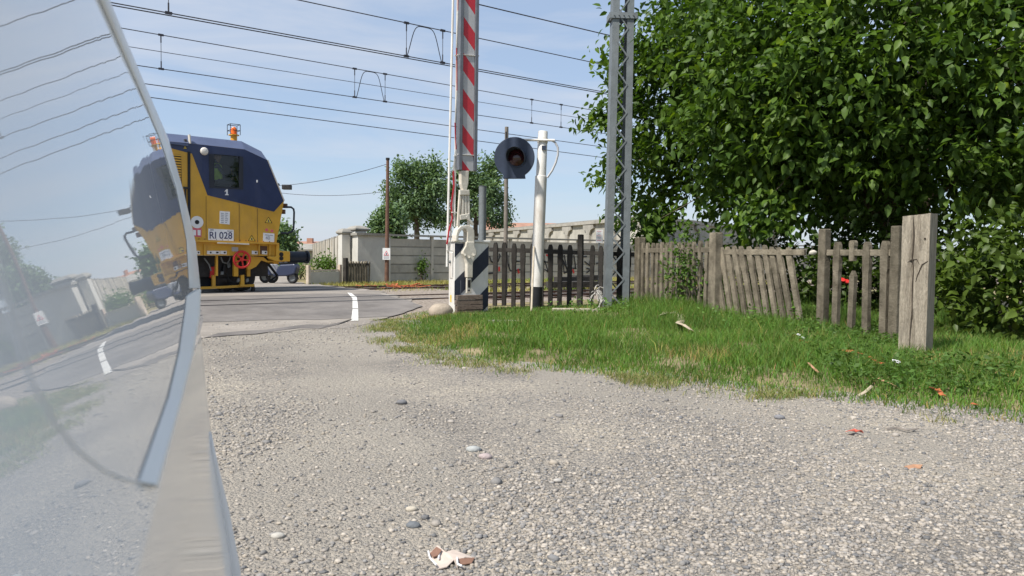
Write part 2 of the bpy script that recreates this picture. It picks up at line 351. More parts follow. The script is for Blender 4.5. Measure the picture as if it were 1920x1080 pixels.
P1, P2 = 16.6, 21.75                                    # perpendicular distance of the two track centres
RT = 0.10                                               # rail head height
def road_z(p): return 0.088 * np.clip(np.minimum((p - 13.2) / 2.0, (26.5 - p) / 2.0), 0, 1)
def sheet(name, ring, z, material, zfun=None, sub=0, jitter=0.0):
    """flat sheet bounded by ground points; optional height function of the distance across the tracks"""
    pts = []
    for i in range(len(ring)):
        a = V3(ring[i]); b = V3(ring[(i + 1) % len(ring)]); L = np.linalg.norm(b - a); k = max(1, int(L / 0.35)) if jitter else 1
        for j in range(k):
            q = a + (b - a) * j / k
            if jitter: q = q + np.array([rng.normal(0, jitter), rng.normal(0, jitter), 0])
            pts.append(q)
    bm = bmesh.new(); vs = [bm.verts.new((p[0], p[1], 0)) for p in pts]; f = bm.faces.new(vs)
    bmesh.ops.triangulate(bm, faces=[f])
    if zfun:
        for p in np.arange(12.8, 27.2, 0.4):
            bmesh.ops.bisect_plane(bm, geom=bm.verts[:] + bm.edges[:] + bm.faces[:], plane_co=tuple(N * p), plane_no=tuple(N))
    for v in bm.verts: v.co.z = z + (zfun(v.co.x * N[0] + v.co.y * N[1]) if zfun else 0)
    bmesh.ops.recalc_face_normals(bm, faces=bm.faces)
    if bm.faces[:] and sum(f.normal.z for f in bm.faces) < 0: bmesh.ops.reverse_faces(bm, faces=bm.faces)
    me = bpy.data.meshes.new(name); bm.to_mesh(me); bm.free(); me.materials.append(material)
    o = bpy.data.objects.new(name, me); COL.objects.link(o); BASE[o] = np.zeros(3); return tag(o, kind='structure')
R = 1800
sheet('ground', [(-R, -R, 0), (R, -R, 0), (R, R, 0), (-R, R, 0)], -0.02, m_field)
# the gravel yard: gently uneven grid so grazing light reads
def grid(name, x0, x1, y0, y1, nx, ny, zf, material, keep=None):
    X, Y = np.meshgrid(np.linspace(x0, x1, nx), np.linspace(y0, y1, ny)); Zz = zf(X, Y)
    v = np.stack([X.ravel(), Y.ravel(), Zz.ravel()], 1)
    i = (np.arange(ny - 1)[:, None] * nx + np.arange(nx - 1)[None, :]).ravel()
    f = np.stack([i, i + 1, i + nx + 1, i + nx], 1)
    if keep is not None:
        cx = v[f].mean(1); f = f[keep(cx[:, 0], cx[:, 1])]
    return npmesh(name, v, f, material)
def yard_z(x, y): return 0.03 * (fbm(x * 0.45, y * 0.45) - 0.5)
def sandy(x, y):
    x = np.asarray(x, float); y = np.asarray(y, float); q = x + 0.18 * y
    f = fbm(q * 0.9 + 3, y * 0.28 + 5, 4) + 0.35 * (fbm(x * 2.3, y * 1.6 + 9, 3) - .47)
    lane = 0.17 * np.exp(-((q + 0.1) / .32) ** 2) + 0.17 * np.exp(-((q - 1.6) / .36) ** 2) - 0.04
    return np.clip((f + lane - 0.45) * 6, 0, 1)
yard = grid('gravel_yard', -14, 9, -6, 13.6, 300, 260, lambda x, y: yard_z(x, y) * np.clip((13.6 - y) / 2, 0, 1) + 0.001, m_gravel)
_v = np.zeros(len(yard.data.vertices) * 3, np.float32); yard.data.vertices.foreach_get('co', _v); _v = _v.reshape(-1, 3); _m = sandy(_v[:, 0], _v[:, 1])
_a = yard.data.color_attributes.new('Col', 'FLOAT_COLOR', 'POINT'); _c = np.ones((len(_v), 4), np.float32); _c[:, :3] = _m[:, None]; _a.data.foreach_set('color', _c.ravel())
tag(yard, kind='structure')

# verge (the grassy bank); its edge is read off the ground line
EDGE = [ground(*q)[:2] for q in ((722, 600), (728, 614), (748, 638), (790, 668), (880, 682), (1000, 694), (1140, 706), (1280, 722), (1400, 736), (1530, 748), (1700, 768), (1920, 796), (2200, 830))]
EDGE = np.array(EDGE)
# left border along the road up to the tracks
RING = np.array([tuple(e) for e in EDGE] + [(9.0, 4.6), (9.0, 20.0), (0.5, 17.6), (-0.9, 16.6), tuple(ground(838, 577)[:2]), tuple(ground(770, 588)[:2])])
def inside(px, py, ring):
    c = np.zeros(np.shape(px), bool); n = len(ring); j = n - 1
    for i in range(n):
        xi, yi = ring[i]; xj, yj = ring[j]
        c ^= ((yi > py) != (yj > py)) & (px < (xj - xi) * (py - yi) / (yj - yi + 1e-12) + xi); j = i
    return c
def edge_dist(px, py, ring):
    d = np.full(np.shape(px), 1e9); n = len(ring)
    for i in range(n):
        a = ring[i]; b = ring[(i + 1) % n]; ab = b - a; L2 = ab @ ab
        t = np.clip(((px - a[0]) * ab[0] + (py - a[1]) * ab[1]) / L2, 0, 1)
        d = np.minimum(d, np.hypot(px - a[0] - t * ab[0], py - a[1] - t * ab[1]))
    return d
def bank_z(x, y):
    d = edge_dist(x, y, RING) * np.where(inside(x, y, RING), 1, -1)
    s = np.clip((d + 0.25) / 1.6, 0, 1); s = s * s * (3 - 2 * s)
    return -0.06 + 0.11 * s + 0.09 * np.clip((x - 1.6) / 1.5, 0, 1) * np.clip((y - 10.5) / 3, 0, 1) + 0.05 * (fbm(x * 0.8, y * 0.8) - 0.45) * np.clip(d, 0, 1)
verge = grid('verge', -4, 9.5, 4, 20.5, 150, 180, bank_z, m_soil, keep=lambda x, y: edge_dist(x, y, RING) * np.where(inside(x, y, RING), 1, -1) > -0.35)
tag(verge, kind='structure')

# road over the crossing, beyond it and its patches
gl = lambda *q: ground(*q)
sheet('road', [gl(740, 590), gl(792, 578), tuple(N * 17.9 + U * 10.1), gl(705, 551), gl(650, 545), gl(578, 536), gl(548, 524), gl(540, 512), gl(532, 502), gl(480, 502), (-45, 60, 0), (-60, 20, 0), (-16, 6.5, 0), gl(300, 640), gl(420, 632), gl(520, 622), gl(640, 615), gl(690, 606)], 0.004, m_asphalt, road_z, jitter=0.1)
sheet('road_patch', [gl(736, 594), gl(790, 578), tuple(N * 18.2 + U * 9.9), tuple(N * 19.0 + U * 8.6), tuple(N * 18.9 - U * 6), tuple(N * 18.9 - U * 30), tuple(N * 14.2 - U * 30), tuple(N * 14.25 - U * 4), gl(500, 601), gl(600, 600)], 0.009, m_asphalt2, road_z, jitter=0.02)
sheet('track_shoulder', [gl(730, 597), gl(765, 596), gl(830, 588), gl(842, 575), tuple(N * 17.5 + U * 12.5), tuple(N * 20.5 + U * 13), tuple(N * 20.5 + U * 8), tuple(N * 15 + U * 7)], -0.012, m_ballast, road_z, jitter=0.05)
# worn step where the old surface breaks off
lip = MB()
lp = [ground(x, y) for x, y in ((385, 634), (440, 629), (480, 627), (520, 621), (560, 616), (600, 617), (632, 610), (650, 604))]
for a, b in zip(lp[:-1], lp[1:]):
    lip.prism([a + Z * 0.001, b + Z * 0.001, b + np.array([0.02, 0.4, 0.02]), a + np.array([0.02, 0.4, 0.02])], (0, 0, 0.009))
tag(lip.build('road_lip', m_asphalt2), kind='structure')
wl = [(652, 551), (662, 551), (671, 560), (672, 573), (672, 594), (657, 594), (661, 575), (661, 560)]
def lm(ring, name):
    pts = [ground(*q, 0.08) for q in ring]; return sheet(name, pts, 0.013, m_paint, road_z)
lm([(651, 550), (659, 551), (669, 559), (671.5, 576), (661, 576), (661, 561)], 'road_marking')
lm([(661, 577), (671.5, 577), (672, 594), (658, 594)], 'road_marking')

# ------------------------------------------------------------------ tracks
m_rail = mat('rusty_rail', (0.12, 0.065, 0.042), 0.7, 0.35, 8, 0.3, 50, metal=0.3)
m_groove = mat('rail_groove_bitumen', (0.022, 0.021, 0.023), 0.85, 0.3, 8, 0.3, 50)
m_railhead = mat('polished_rail_head', (0.16, 0.15, 0.15), 0.35, 0.15, 12, 0.05, 50, metal=0.7)
rail_prof = [(-0.065, -0.15), (0.065, -0.15), (0.065, -0.138), (0.012, -0.12), (0.012, -0.04), (0.035, -0.03), (0.035, 0), (-0.035, 0), (-0.035, -0.03), (-0.012, -0.04), (-0.012, -0.12), (-0.065, -0.138)]
slm = MB().box((0, 0, 0), 0.24, 2.5, 0.12).mesh('sleeper'); slm.materials.append(mat('oiled_sleeper', (0.08, 0.06, 0.05), 0.9, 0.4, 6, 0.4, 30))
for p, lab in ((P1, 'nearer rusty railway track crossing behind the barrier cabinet'), (P2, 'farther railway track carrying the yellow maintenance railcar')):
    t = thing('railway_track', N * p, lab, 'track', 'tracks over the crossing')
    for s in (-0.7525, 0.7525):
        c = N * (p + s); A = c - U * 60 + Z * RT; B = c + U * 90
        m = MB(); m.prism([A + N * a + Z * b for a, b in rail_prof], U * 150); m.build('rail', m_rail, t)
        MB().obox(c + U * 15 + Z * (RT + 0.0015), U, N, Z, 149.9, 0.05, 0.003).build('rail_head', m_railhead, t)
    for k in range(26):
        c = N * p + U * (10.5 + 0.62 * k) + Z * 0.0
        o = place(slm, 'sleeper', t, c, (0, 0, math.pi / 2 - TA))
    # ballast bed either side of the road
    for a0, a1 in ((10.2, 90), (-60, -30)):
        m = MB(); m.prism([N * (p - 1.7) + U * a0 - Z * 0.03, N * (p - 1.15) + U * a0 + Z * 0.035, N * (p + 1.15) + U * a0 + Z * 0.035, N * (p + 1.7) + U * a0 - Z * 0.03], U * (a1 - a0))
        m.build('ballast_bed', m_ballast, t)
    for s in (-0.7525, 0.7525):
        for g in (-0.07, 0.07):
            MB().obox(N * (p + s + g) + U * -9.5 + Z * (0.088 + 0.009), U, N, Z, 39, 0.07, 0.008).build('groove', m_groove, t)

# ------------------------------------------------------------------ overhead line
def wire_span(a0, b0, p, a_lo=-70, a_hi=90):
    """straight wire in the vertical plane at distance p, through two measured points"""
    A = onplane(*a0, N * p, N); B = onplane(*b0, N * p, N); ta, tb = A @ U, B @ U
    f = lambda t: N * p + U * t + Z * (A[2] + (B[2] - A[2]) * (t - ta) / (tb - ta))
    return f
def wire_obj(f, r, name, parent, lo=-70, hi=90):
    MB().tube([f(t) for t in np.linspace(lo, hi, 9)], r, 6).build(name, m_wire, parent)
def catenary(p, mess, cont, drops, loops, label, thick):
    t = thing('overhead_line', N * p + Z * 5, label, 'overhead line', 'catenary over the tracks')
    fm = wire_span(*mess, p); fc = wire_span(*cont, p)
    wire_obj(fm, 0.012, 'messenger_wire', t); wire_obj(fc, 0.012, 'contact_wire', t)
    if thick: wire_obj(lambda q: fc(q) + N * 0.05 - Z * 0.035, 0.012, 'contact_wire', t)
    for x, y in drops:
        q = onplane(x, y, N * p, N) @ U
        m = MB(); a, b = fm(q), fc(q); m.cyl(a, b, 0.008, n=5)
        for w, e in ((a, -Z), (b, Z)):
            m.obox(w, U, N, Z, 0.13, 0.045, 0.05); m.cyl(w, w + e * 0.2, 0.016, n=6)
        m.build('dropper', m_wire, t)
    for xa, xb, ym in loops:
        a = onplane(xa, ym, N * p, N) @ U; b = onplane(xb, ym, N * p, N) @ U; pts = []
        ca, cb = fc(a), fc(b); h = (fm((a + b) / 2) - fc((a + b) / 2))[2]
        for k in range(19):
            q = k / 18; wdt = abs(2 * q - 1); t0 = (a + b) / 2 + (b - a) / 2 * (1 if q > .5 else -1) * (wdt ** 0.55) * (0.86 + 0.14 * wdt ** 6)
            pts.append(fc(t0) + Z * h * (1 - wdt ** 2.6) * 0.99 + N * 0.02)
        MB().tube(pts, 0.011, 6).build('jumper_cable', m_wire, t)
    return t
catenary(P1, ((560, 0), (1135, 122)), ((210, 5), (1130, 172)), [(762, 90), (830, 100), (316, 20), (-250, -60)], [(764, 829, 100)], 'overhead line of the nearer track, topmost pair of wires with an arched jumper', True)
catenary(P2, ((230, 53), (1120, 208)), ((260, 123), (1110, 247)), [(302, 100), (665, 160), (722, 170), (997, 210), (1052, 220), (-80, 40)], [(669, 721, 160)], 'overhead line of the farther track above the railcar roof with an arched jumper', False)
for nm, a, b, p, r, lab in (
        ('feeder_wire', (905, 10), (1137, 65), P1 + 0.5, 0.016, 'uppermost feeder wire running into the lattice mast at the top right'),
        ('earth_wire', (245, 88), (1125, 227), P2 + 3, 0.010, 'thinnest pale wire between the messenger and contact wire above the railcar'),
        ('line_wire', (272, 157), (1105, 272), P2 + 3.4, 0.014, 'second lowest of the wires crossing the sky above the railcar beacon'),
        ('line_wire', (285, 183), (1105, 292), P2 + 3.4, 0.014, 'lowest of the wires crossing the sky just above the railcar beacon')):
    f = wire_span(a, b, p); o = MB().tube([f(t) for t in np.linspace(-70 if nm != 'feeder_wire' else -40, 90, 9)], r, 6).build(nm, m_wire, loc=f(10)); tag(o, lab, 'wire', 'single wires over the tracks')

# ------------------------------------------------------------------ lattice mast
MB_ = ground(1154, 580, 0.04); MY = MB_[1]
mast = thing('lattice_mast', MB_, 'grey galvanised lattice mast of two channels beside the leafy tree', 'mast')
lx = ray(1155, 500); lx = np.array([1.0, 0.06, 0]); lx /= np.linalg.norm(lx); ly = np.array([-lx[1], lx[0], 0])
def mast_x(z, s): # taper
    return s * (0.182 - 0.005 * z)
lean = np.array([0.006, 0, 0])
H = 9.0
for s in (-1, 1):
    m = MB()
    for (oy, wdt, dep) in ((0, None, None),):
        A0 = MB_ + lx * mast_x(0, s); A1 = MB_ + lx * mast_x(H, s) + Z * H + lean * H
        wbar = 0.14
        m.prism([A0 - lx * s * wbar / 2 * 1 - ly * 0.15, A0 + lx * s * wbar / 2 - ly * 0.15, A0 + lx * s * wbar / 2 - ly * 0.142, A0 - lx * s * wbar / 2 - ly * 0.142], A1 - A0)
        m.prism([A0 - lx * s * wbar / 2 + ly * 0.15, A0 + lx * s * wbar / 2 + ly * 0.15, A0 + lx * s * wbar / 2 + ly * 0.142, A0 - lx * s * wbar / 2 + ly * 0.142], A1 - A0)
        m.prism([A0 + lx * s * (wbar / 2 - 0.012) - ly * 0.141, A0 + lx * s * (wbar / 2 - 0.002) - ly * 0.141, A0 + lx * s * (wbar / 2 - 0.002) + ly * 0.141, A0 + lx * s * (wbar / 2 - 0.012) + ly * 0.141], A1 - A0)
    m.build('channel', m_galv, mast)
zz = np.linspace(0.05, H - 0.3, 31)
for side in (-0.157, 0.157):
    for i in range(len(zz) - 1):
        a, b = (1, -1) if i % 2 == (0 if side < 0 else 1) else (-1, 1)
        pa = MB_ + lx * (mast_x(zz[i], a) - a * 0.05) + Z * zz[i] + lean * zz[i] + ly * side; pb = MB_ + lx * (mast_x(zz[i + 1], b) - b * 0.05) + Z * zz[i + 1] + lean * zz[i + 1] + ly * side
        MB().bar(pa, pb, 0.03, 0.01, ly).build('lattice_bar', m_galv, mast)
zc = depth(1160, 37, MY)[2]
m = MB(); c = MB_ + Z * zc + lean * zc
for e in (-1, 1):
    m.obox(c + ly * e * 0.175, lx, ly, Z, 0.58, 0.02, 0.12); m.obox(c + lx * e * 0.28, lx, ly, Z, 0.02, 0.33, 0.12)
for e in (-0.2, -0.1, 0, 0.1, 0.2): m.cyl(c + lx * e - ly * 0.185, c + lx * e - ly * 0.21, 0.014, n=6)
m.build('collar', m_galv, mast)
m = MB(); m.box(MB_ + np.array([0, 0, -0.04]), 0.85, 0.7, 0.14, 0.06); m.build('foundation', mat('pale_foundation', (0.42, 0.39, 0.33), 0.9, 0.2, 8, 0.4, 30), mast, bev=0.02)
wirebundle = MB()
for k in range(26):
    a = MB_ + np.array([-0.42 + random.uniform(-.05, .05), -0.16, 0.38 + random.uniform(-.06, .06)])
    b = a + np.array([random.uniform(-.16, .16), random.uniform(-.1, .05), random.uniform(-.2, .16)])
    wirebundle.tube([a, (a + b) / 2 + Z * 0.04, b], 0.006, 4)
for k in range(5):
    a = MB_ + np.array([-0.40 + 0.012 * k, -0.17, 0.36]); wirebundle.tube([a, a + np.array([0.05, -.02, -.16]), a + np.array([0.03 - .03 * k, -.03, -.4])], 0.009, 5)
tag(wirebundle.build('cable_bundle', mat('frayed_pale_cable', (0.5, 0.48, 0.45), 0.8, 0.3, 9, 0, 10), loc=MB_ + np.array([-.42, -.16, 0])), 'frayed bundle of pale cables hanging at the foot of the lattice mast', 'cables')
nb = depth(1124, 443, MY + 0.6)
o = MB().box(nb, 0.15, 0.012, 0.29, 0.06).build('notice_board', m_sticker, loc=nb); tag(o, 'small white notice board just left of the lattice mast above the fence', 'sign')
m = MB().cyl(nb + np.array([0, 0.02, -1.3]), nb + np.array([0, 0.02, 0.1]), 0.02, n=8); m.build('stake', m_galv, o)
for k in range(7):
    MB().box(nb + np.array([-0.01, -0.008, 0.11 - 0.033 * k]), 0.1 - 0.02 * (k % 3), 0.002, 0.008, 0.06).build('print_line', m_pink if k % 3 == 0 else m_inkpale, o)

# ------------------------------------------------------------------ barrier
bl = ground(851.5, 591); br = ground(915, 589); bb = ground(838, 585)
cx = br - bl; CW = np.linalg.norm(cx); cx /= CW; cy = np.array([-cx[1], cx[0], 0]); cb = (bl + br) / 2
CD = 0.62; CH = 1.40
bar = thing('level_crossing_barrier', bl + cx * CW / 2 + cy * CD / 2, 'raised red and white level crossing barrier on a striped cabinet', 'barrier')
skew = (bb - bl); skew[2] = 0; skew = skew / np.linalg.norm(skew) * CD      # cabinet depth runs towards the back left
def cpt(u, v, d=0.0): return bl + cx * u - cy * d + Z * v
m = MB(); m.prism([bl, br, br + skew, bl + skew], Z * CH); m.build('cabinet', m_white, bar, bev=0.015)
m = MB(); m.prism([bl - cx * .03 - cy * .03, br + cx * .03 - cy * .03, br + skew + cx * .03, bl + skew - cx * .03], Z * 0.05); 
for i in range(len(m.v)): m.v[i] = m.v[i] + Z * (CH + 0.002)
m.build('lid', m_white, bar, bev=0.01)
s_ = CW / 310.0
front = [(0, 0), (CW, 0), (CW, CH - 0.02), (0, CH - 0.02)]
ytop = 388
for c0, c1 in ((440, 615), (820, 990), (1175, 1350)):
    # zoomed panel pixels: x 105..415, y 388 (top)..1010; keep c0 <= x+y <= c1
    ky = (CH - 0.02) / (1012 - ytop)
    q = [(105, ytop), (415, ytop), (415, 1012), (105, 1012)]
    q = clip(q, -1, -1, -c0); q = clip(q, 1, 1, c1)
    pts = [cpt((x - 105) * s_, (1012 - y) * ky, 0.002) for x, y in q]
    MB().prism(pts, -cy * 0.004).build('stripe', m_stripe, bar)
# side door, hinges and label on the left face
sx = skew / np.linalg.norm(skew); sn = np.array([sx[1], -sx[0], 0]); sn = sn if sn[0] < 0 else -sn
m = MB(); m.obox(bl + sx * 0.33 + sn * 0.006 + Z * 0.95, sx, sn, Z, 0.3, 0.012, 0.5); m.build('hatch', m_white, bar, bev=0.006)
m = MB(); m.cyl(bl + sx * 0.33 + sn * 0.01 + Z * 1.02, bl + sx * 0.33 + sn * 0.05 + Z * 1.02, 0.03, n=10); m.build('lock', m_galv, bar)
MB().obox(bl + sx * 0.36 + sn * 0.003 + Z * 0.30, sx, sn, Z, 0.14, 0.004, 0.14).build('label_plate', m_signyel, bar)
m = MB(); m.obox(cpt(CW * .18, .52, .004), cx, -cy, Z, .012, .006, 0.3); m.obox(cpt(CW * .2, .38, .004), cx, -cy, Z, .2, .006, .01); m.build('panel_seam', m_alu, bar)
# pivot casting: arch with a bracket running down the front (zoomed pixels of the cabinet picture)
def zc4(x, y, d=0.1):
    px, py = 830 + x / 4.91, 380 + y / 4.91; o = bl - cy * d
    return onplane(px, py, o, cy)
def casting(name, ring, d, th, material=m_cream, bev=0.012):
    MB().prism([zc4(x, y, d) for x, y in ring], cy * th).build(name, material, bar, bev=bev)
casting('arch', [(228, 355), (228, 270), (218, 245), (195, 240), (165, 262), (150, 300), (146, 356), (122, 356), (124, 300), (140, 245), (170, 213), (235, 208), (275, 222), (292, 255), (295, 300), (292, 372), (226, 372)], 0.12, 0.2)
casting('bracket', [(222, 360), (293, 360), (297, 405), (312, 440), (312, 475), (292, 515), (280, 560), (278, 690), (226, 690), (226, 560), (214, 515), (190, 470), (190, 440), (215, 400)], 0.14, 0.12)
casting('foot_link', [(222, 694), (266, 694), (266, 835), (220, 835)], 0.12, 0.05)
casting('slot', [(231, 712), (258, 712), (256, 782), (233, 782)], 0.125, 0.004, m_darkmetal, 0)
for x, y in ((243, 808), (205, 480), (285, 480), (245, 500)):
    MB().cyl(zc4(x, y, 0.14), zc4(x, y, 0.165), 0.022, n=10).build('bolt', m_darkmetal if y > 700 else m_cream, bar)
# boom root: clamp and tapered socket above the arch
bd = 0.06
def px3(x, y, d=bd): return onplane(x, y, bl - cy * d, cy)
m = MB(); m.prism([px3(x, y, 0.1) for x, y in ((864.5, 320), (879.5, 320), (878.5, 345), (875, 357), (868.5, 357), (865, 345))], cy * 0.12); m.build('socket', m_cream, bar, bev=0.01)
for a, b in (((863, 358), (858.5, 424)), ((877, 358), (879, 424)), ((868, 358), (866.5, 410)), ((872, 358), (873, 410))):
    MB().bar(px3(*a, 0.05), px3(*b, 0.05), 0.045, 0.06, cy).build('clamp_rod', m_cream, bar, bev=0.006)
MB().bar(px3(861, 361, 0.07), px3(879.5, 361, 0.07), 0.1, 0.07, cy).build('clamp_head', m_cream, bar, bev=0.01)
MB().bar(px3(862, 408, 0.07), px3(880, 405, 0.07), 0.1, 0.06, cy).build('clamp_head', m_cream, bar, bev=0.01)
MB().bar(px3(874, 405, 0.08), px3(887, 422, 0.08), 0.05, 0.05, cy).build('release_lever', m_cream, bar, bev=0.01)
# boom: striped face between two grey side rails
T0, T1 = px3(873.5, 320), px3(881, -330)
bw = T1 - T0; BL = np.linalg.norm(bw); bw /= BL; bx = np.cross(bw, cy); bx = bx if bx @ cx > 0 else -bx
wpx = np.linalg.norm(px3(862, 200) - px3(897, 200))
BW = wpx * 0.98
for s in (-1, 1):
    m = MB(); m.obox((T0 + T1) / 2 + bx * s * (BW / 2 - 0.035) + cx * 0.02, bw, bx, cy, BL, 0.07, 0.12); m.build('side_rail', m_alu, bar, bev=0.008)
m = MB(); m.obox((T0 + T1) / 2 + cx * 0.02, bw, bx, cy, BL, BW - 0.145, 0.05); m.build('boom_core', m_greysheet, bar)
pw = BW - 0.15; per = np.linalg.norm(px3(878, 20) - px3(878, 87.5)); slope = 1.15
red0 = np.linalg.norm(px3(873.5, 320) - px3(873.5, 313))
k = 0; tpos = -0.28
while tpos < BL:
    for c0, c1, mm in ((tpos, tpos + per * 0.5, m_redfade), (tpos + per * 0.5, tpos + per, m_greysheet)):
        q = [(-pw / 2, 0.0), (pw / 2, 0.0), (pw / 2, BL), (-pw / 2, BL)]
        q = clip(q, -slope, -1, -(c0)); q = clip(q, slope, 1, c1)
        if len(q) > 2:
            pts = [T0 + bw * y + bx * x + cx * 0.02 - cy * 0.03 for x, y in q]
            MB().prism(pts, -cy * 0.004).build('stripe', mm, bar)
    tpos += per
for yy in (103, 290):
    A = px3(858, yy - 1, 0.1); B = px3(898, yy + 2, 0.1); MB().bar(A, B, 0.012, 0.03, cy).build('strap', m_white, bar)
lbl = px3(884, 12, 0.066); MB().obox(lbl, bx, -cy, bw, 0.12, 0.003, 0.16).build('data_plate', m_inkpale, bar)
# folded hanging skirt: pale rods and red strips alongside the boom
for a, b, r, mm in (((838, 500), (857, -330), 0.022, m_white), ((852, 425), (862, -330), 0.020, m_white), ((843, 470), (859, 250), 0.014, m_white), ((845, 420), (853, 330), 0.012, m_white)):
    MB().cyl(px3(*a, -0.12), px3(*b, -0.12), r, n=8).build('skirt_rod', mm, bar)
sk = [(838, 458), (842, 430), (848, 410), (846, 385), (851, 350), (850, 320), (855, 280), (853, 230), (857, 170), (856, 90), (859, 20), (859, -80), (861, -330)]
for i in range(len(sk) - 1):
    A, B = px3(*sk[i], -0.1), px3(*sk[i + 1], -0.1)
    MB().bar(A, B, 0.032 if sk[i][1] > 280 else 0.02, 0.008, cy).build('skirt_strip', m_redfade if i % 2 == 0 or i < 4 else m_white, bar)
for x, y in ((843, 470), (853, 398), (857, 292), (858, 104)): MB().bar(px3(x - 6, y, -0.08), px3(x + 9, y + 1, -0.08), 0.02, 0.03, cy).build('skirt_tie', m_white, bar)

# planks leaning in front of the cabinet
pk = thing('plank_stack', ground(880, 592), 'stack of short weathered planks in front of the striped cabinet', 'planks')
pz = [0.02, 0.115, 0.21, 0.305, 0.39]
for i, z in enumerate(pz[:-1]):
    a = bl - cy * 0.16 - cx * 0.06; MB().obox(a + cx * (0.29 + 0.01 * (i % 2)) + Z * (z + 0.045), cx, -cy, Z, 0.53 + 0.015 * (i % 3), 0.1 + 0.012 * (i % 2), 0.085).build('plank', m_oldwood, pk, bev=0.006)
# boulder
def rock(name, c, sx, sy, sz, material, label=None, cat=None, seed=0, sub=3, rough=0.18):
    bm = bmesh.new(); bmesh.ops.create_icosphere(bm, subdivisions=sub, radius=1); r_ = random.Random(seed); ph = [r_.uniform(0, 9) for _ in range(3)]
    for v in bm.verts:
        d = v.co.normalized(); k = 1 + rough * (fbm(d.x * 1.3 + ph[0] + d.z, d.y * 1.3 + ph[1] - d.z * .7, 4) * 2 - 0.95)
        v.co = Vector((d.x * k * sx, d.y * k * sy, d.z * k * sz))
    me = bpy.data.meshes.new(name); bm.to_mesh(me); bm.free(); me.materials.append(material)
    for p in me.polygons: p.use_smooth = True
    o = bpy.data.objects.new(name, me); COL.objects.link(o); o.location = tuple(c); BASE[o] = V3(c)
    if label: tag(o, label, cat)
    return o
rock('boulder', ground(826, 594) + Z * 0.1, 0.23, 0.2, 0.17, m_rock, 'rounded tan boulder at the foot of the striped cabinet', 'boulder', 3)

# ------------------------------------------------------------------ warning light
wb = ground(1004, 584); WY = wb[1]; wt = depth(1018, 246, WY)
sig = thing('crossing_signal', wb, 'white crossing light post with black foot and round dark lamp', 'signal')
wp = lambda y: wb + (wt - wb) * (584 - y) / (584 - 246)
MB().cyl(wb - Z * 0.1, wp(537), 0.128, 0.126, 20).build('black_foot', m_black, sig, smooth=True)
MB().lathe([(0.125, 0), (0.121, np.linalg.norm(wp(330) - wp(537))), (0.121, np.linalg.norm(wp(330) - wp(537)) + .001), (0.104, np.linalg.norm(wp(330) - wp(537)) + .01), (0.098, np.linalg.norm(wt - wp(537)) - .01), (0.09, np.linalg.norm(wt - wp(537)))], wp(537), wt - wp(537), 20).build('pole', m_white, sig, smooth=True)
MB().cyl(wp(268), wp(259), 0.108, 0.108, 20).build('pole_clamp', m_white, sig, smooth=True)
lc = depth(964, 295, WY - 0.15); ld = np.array([-0.12, -1.0, -0.03]); ld /= np.linalg.norm(ld)
lxx = np.cross(ld, Z); lxx /= np.linalg.norm(lxx); lxx = lxx if lxx[0] > 0 else -lxx; lzz = np.cross(lxx, ld); lzz = lzz if lzz[2] > 0 else -lzz
LR = 37.5 * WY / FPX
ring = []
for k in range(40):
    a = math.radians(-58 + (296) * k / 39); ring.append(lc + lxx * LR * math.cos(a) + lzz * LR * math.sin(a))
ring += [lc - lxx * LR * 0.56 - lzz * LR * 1.04, lc + lxx * LR * 0.56 - lzz * LR * 1.04]
MB().prism(ring, -ld * 0.09).build('backboard', m_lampdisc, sig, bev=0.01)
hood = MB(); hr = LR * 0.46; hc = lc + lxx * LR * 0.12 - lzz * LR * 0.02
vs = []; fs = []; n_ = 22
for k in range(n_):
    a = math.radians(-25 + 230 * k / (n_ - 1)); top = max(0.0, math.sin(math.radians(90) * (1 - abs(k / (n_ - 1) - 0.5) * 1.7)))
    L_ = 0.06 + 0.38 * top
    for r_, l in ((1.0, -0.01), (1.0, L_), (0.94, L_), (0.94, -0.01)):
        vs.append(hc + (lxx * math.cos(a) + lzz * math.sin(a)) * hr * r_ + ld * l)
for k in range(n_ - 1):
    for j in range(4): fs.append((k * 4 + j, k * 4 + (j + 1) % 4, k * 4 + 4 + (j + 1) % 4, k * 4 + 4 + j))
hood.add(vs, fs); hood.build('hood', m_lampdisc, sig, smooth=True)
MB().lathe([(hr * 0.9, -0.01), (hr * 0.86, 0.03), (hr * 0.6, 0.06), (hr * 0.2, 0.075)], hc, ld, 24).build('lens', m_lens, sig, smooth=True)
MB().torus(hc + ld * 0.004, ld, hr * 0.97, 0.02, 30, 8).build('lens_ring', m_lampdisc, sig, smooth=True)
MB().cyl(depth(952, 262, WY - .1), depth(1040, 263, WY - 0.12), 0.026, n=10).build('bracket_arm', m_white, sig, smooth=True)
MB().cyl(depth(949, 247, WY + 0.06), depth(949, 262, WY + 0.06), 0.016, n=8).build('stud', m_darkmetal, sig)
cv = [(1024, 263), (1034, 263), (1041, 267), (1046, 277), (1046, 290), (1042, 305), (1035, 320), (1026, 333)]
MB().tube([depth(x, y, WY - 0.1) for x, y in cv], 0.022, 8).build('conduit', m_greysheet, sig, smooth=True)
pc = depth(1020, 277, WY - 0.115); MB().box(pc, 0.09, 0.02, 0.085).build('plate', m_lampdisc, sig)
o = MB().cyl(ground(996, 590) - Z * .05, depth(1001, 462, WY - 0.12), 0.022, 0.02, 8).build('rod', mat('pale_stick', (0.5, 0.43, 0.33), 0.8, 0.2, 8, 0.1, 20), loc=ground(996, 590)); tag(o, 'thin pale rod leaning against the white signal post', 'rod')
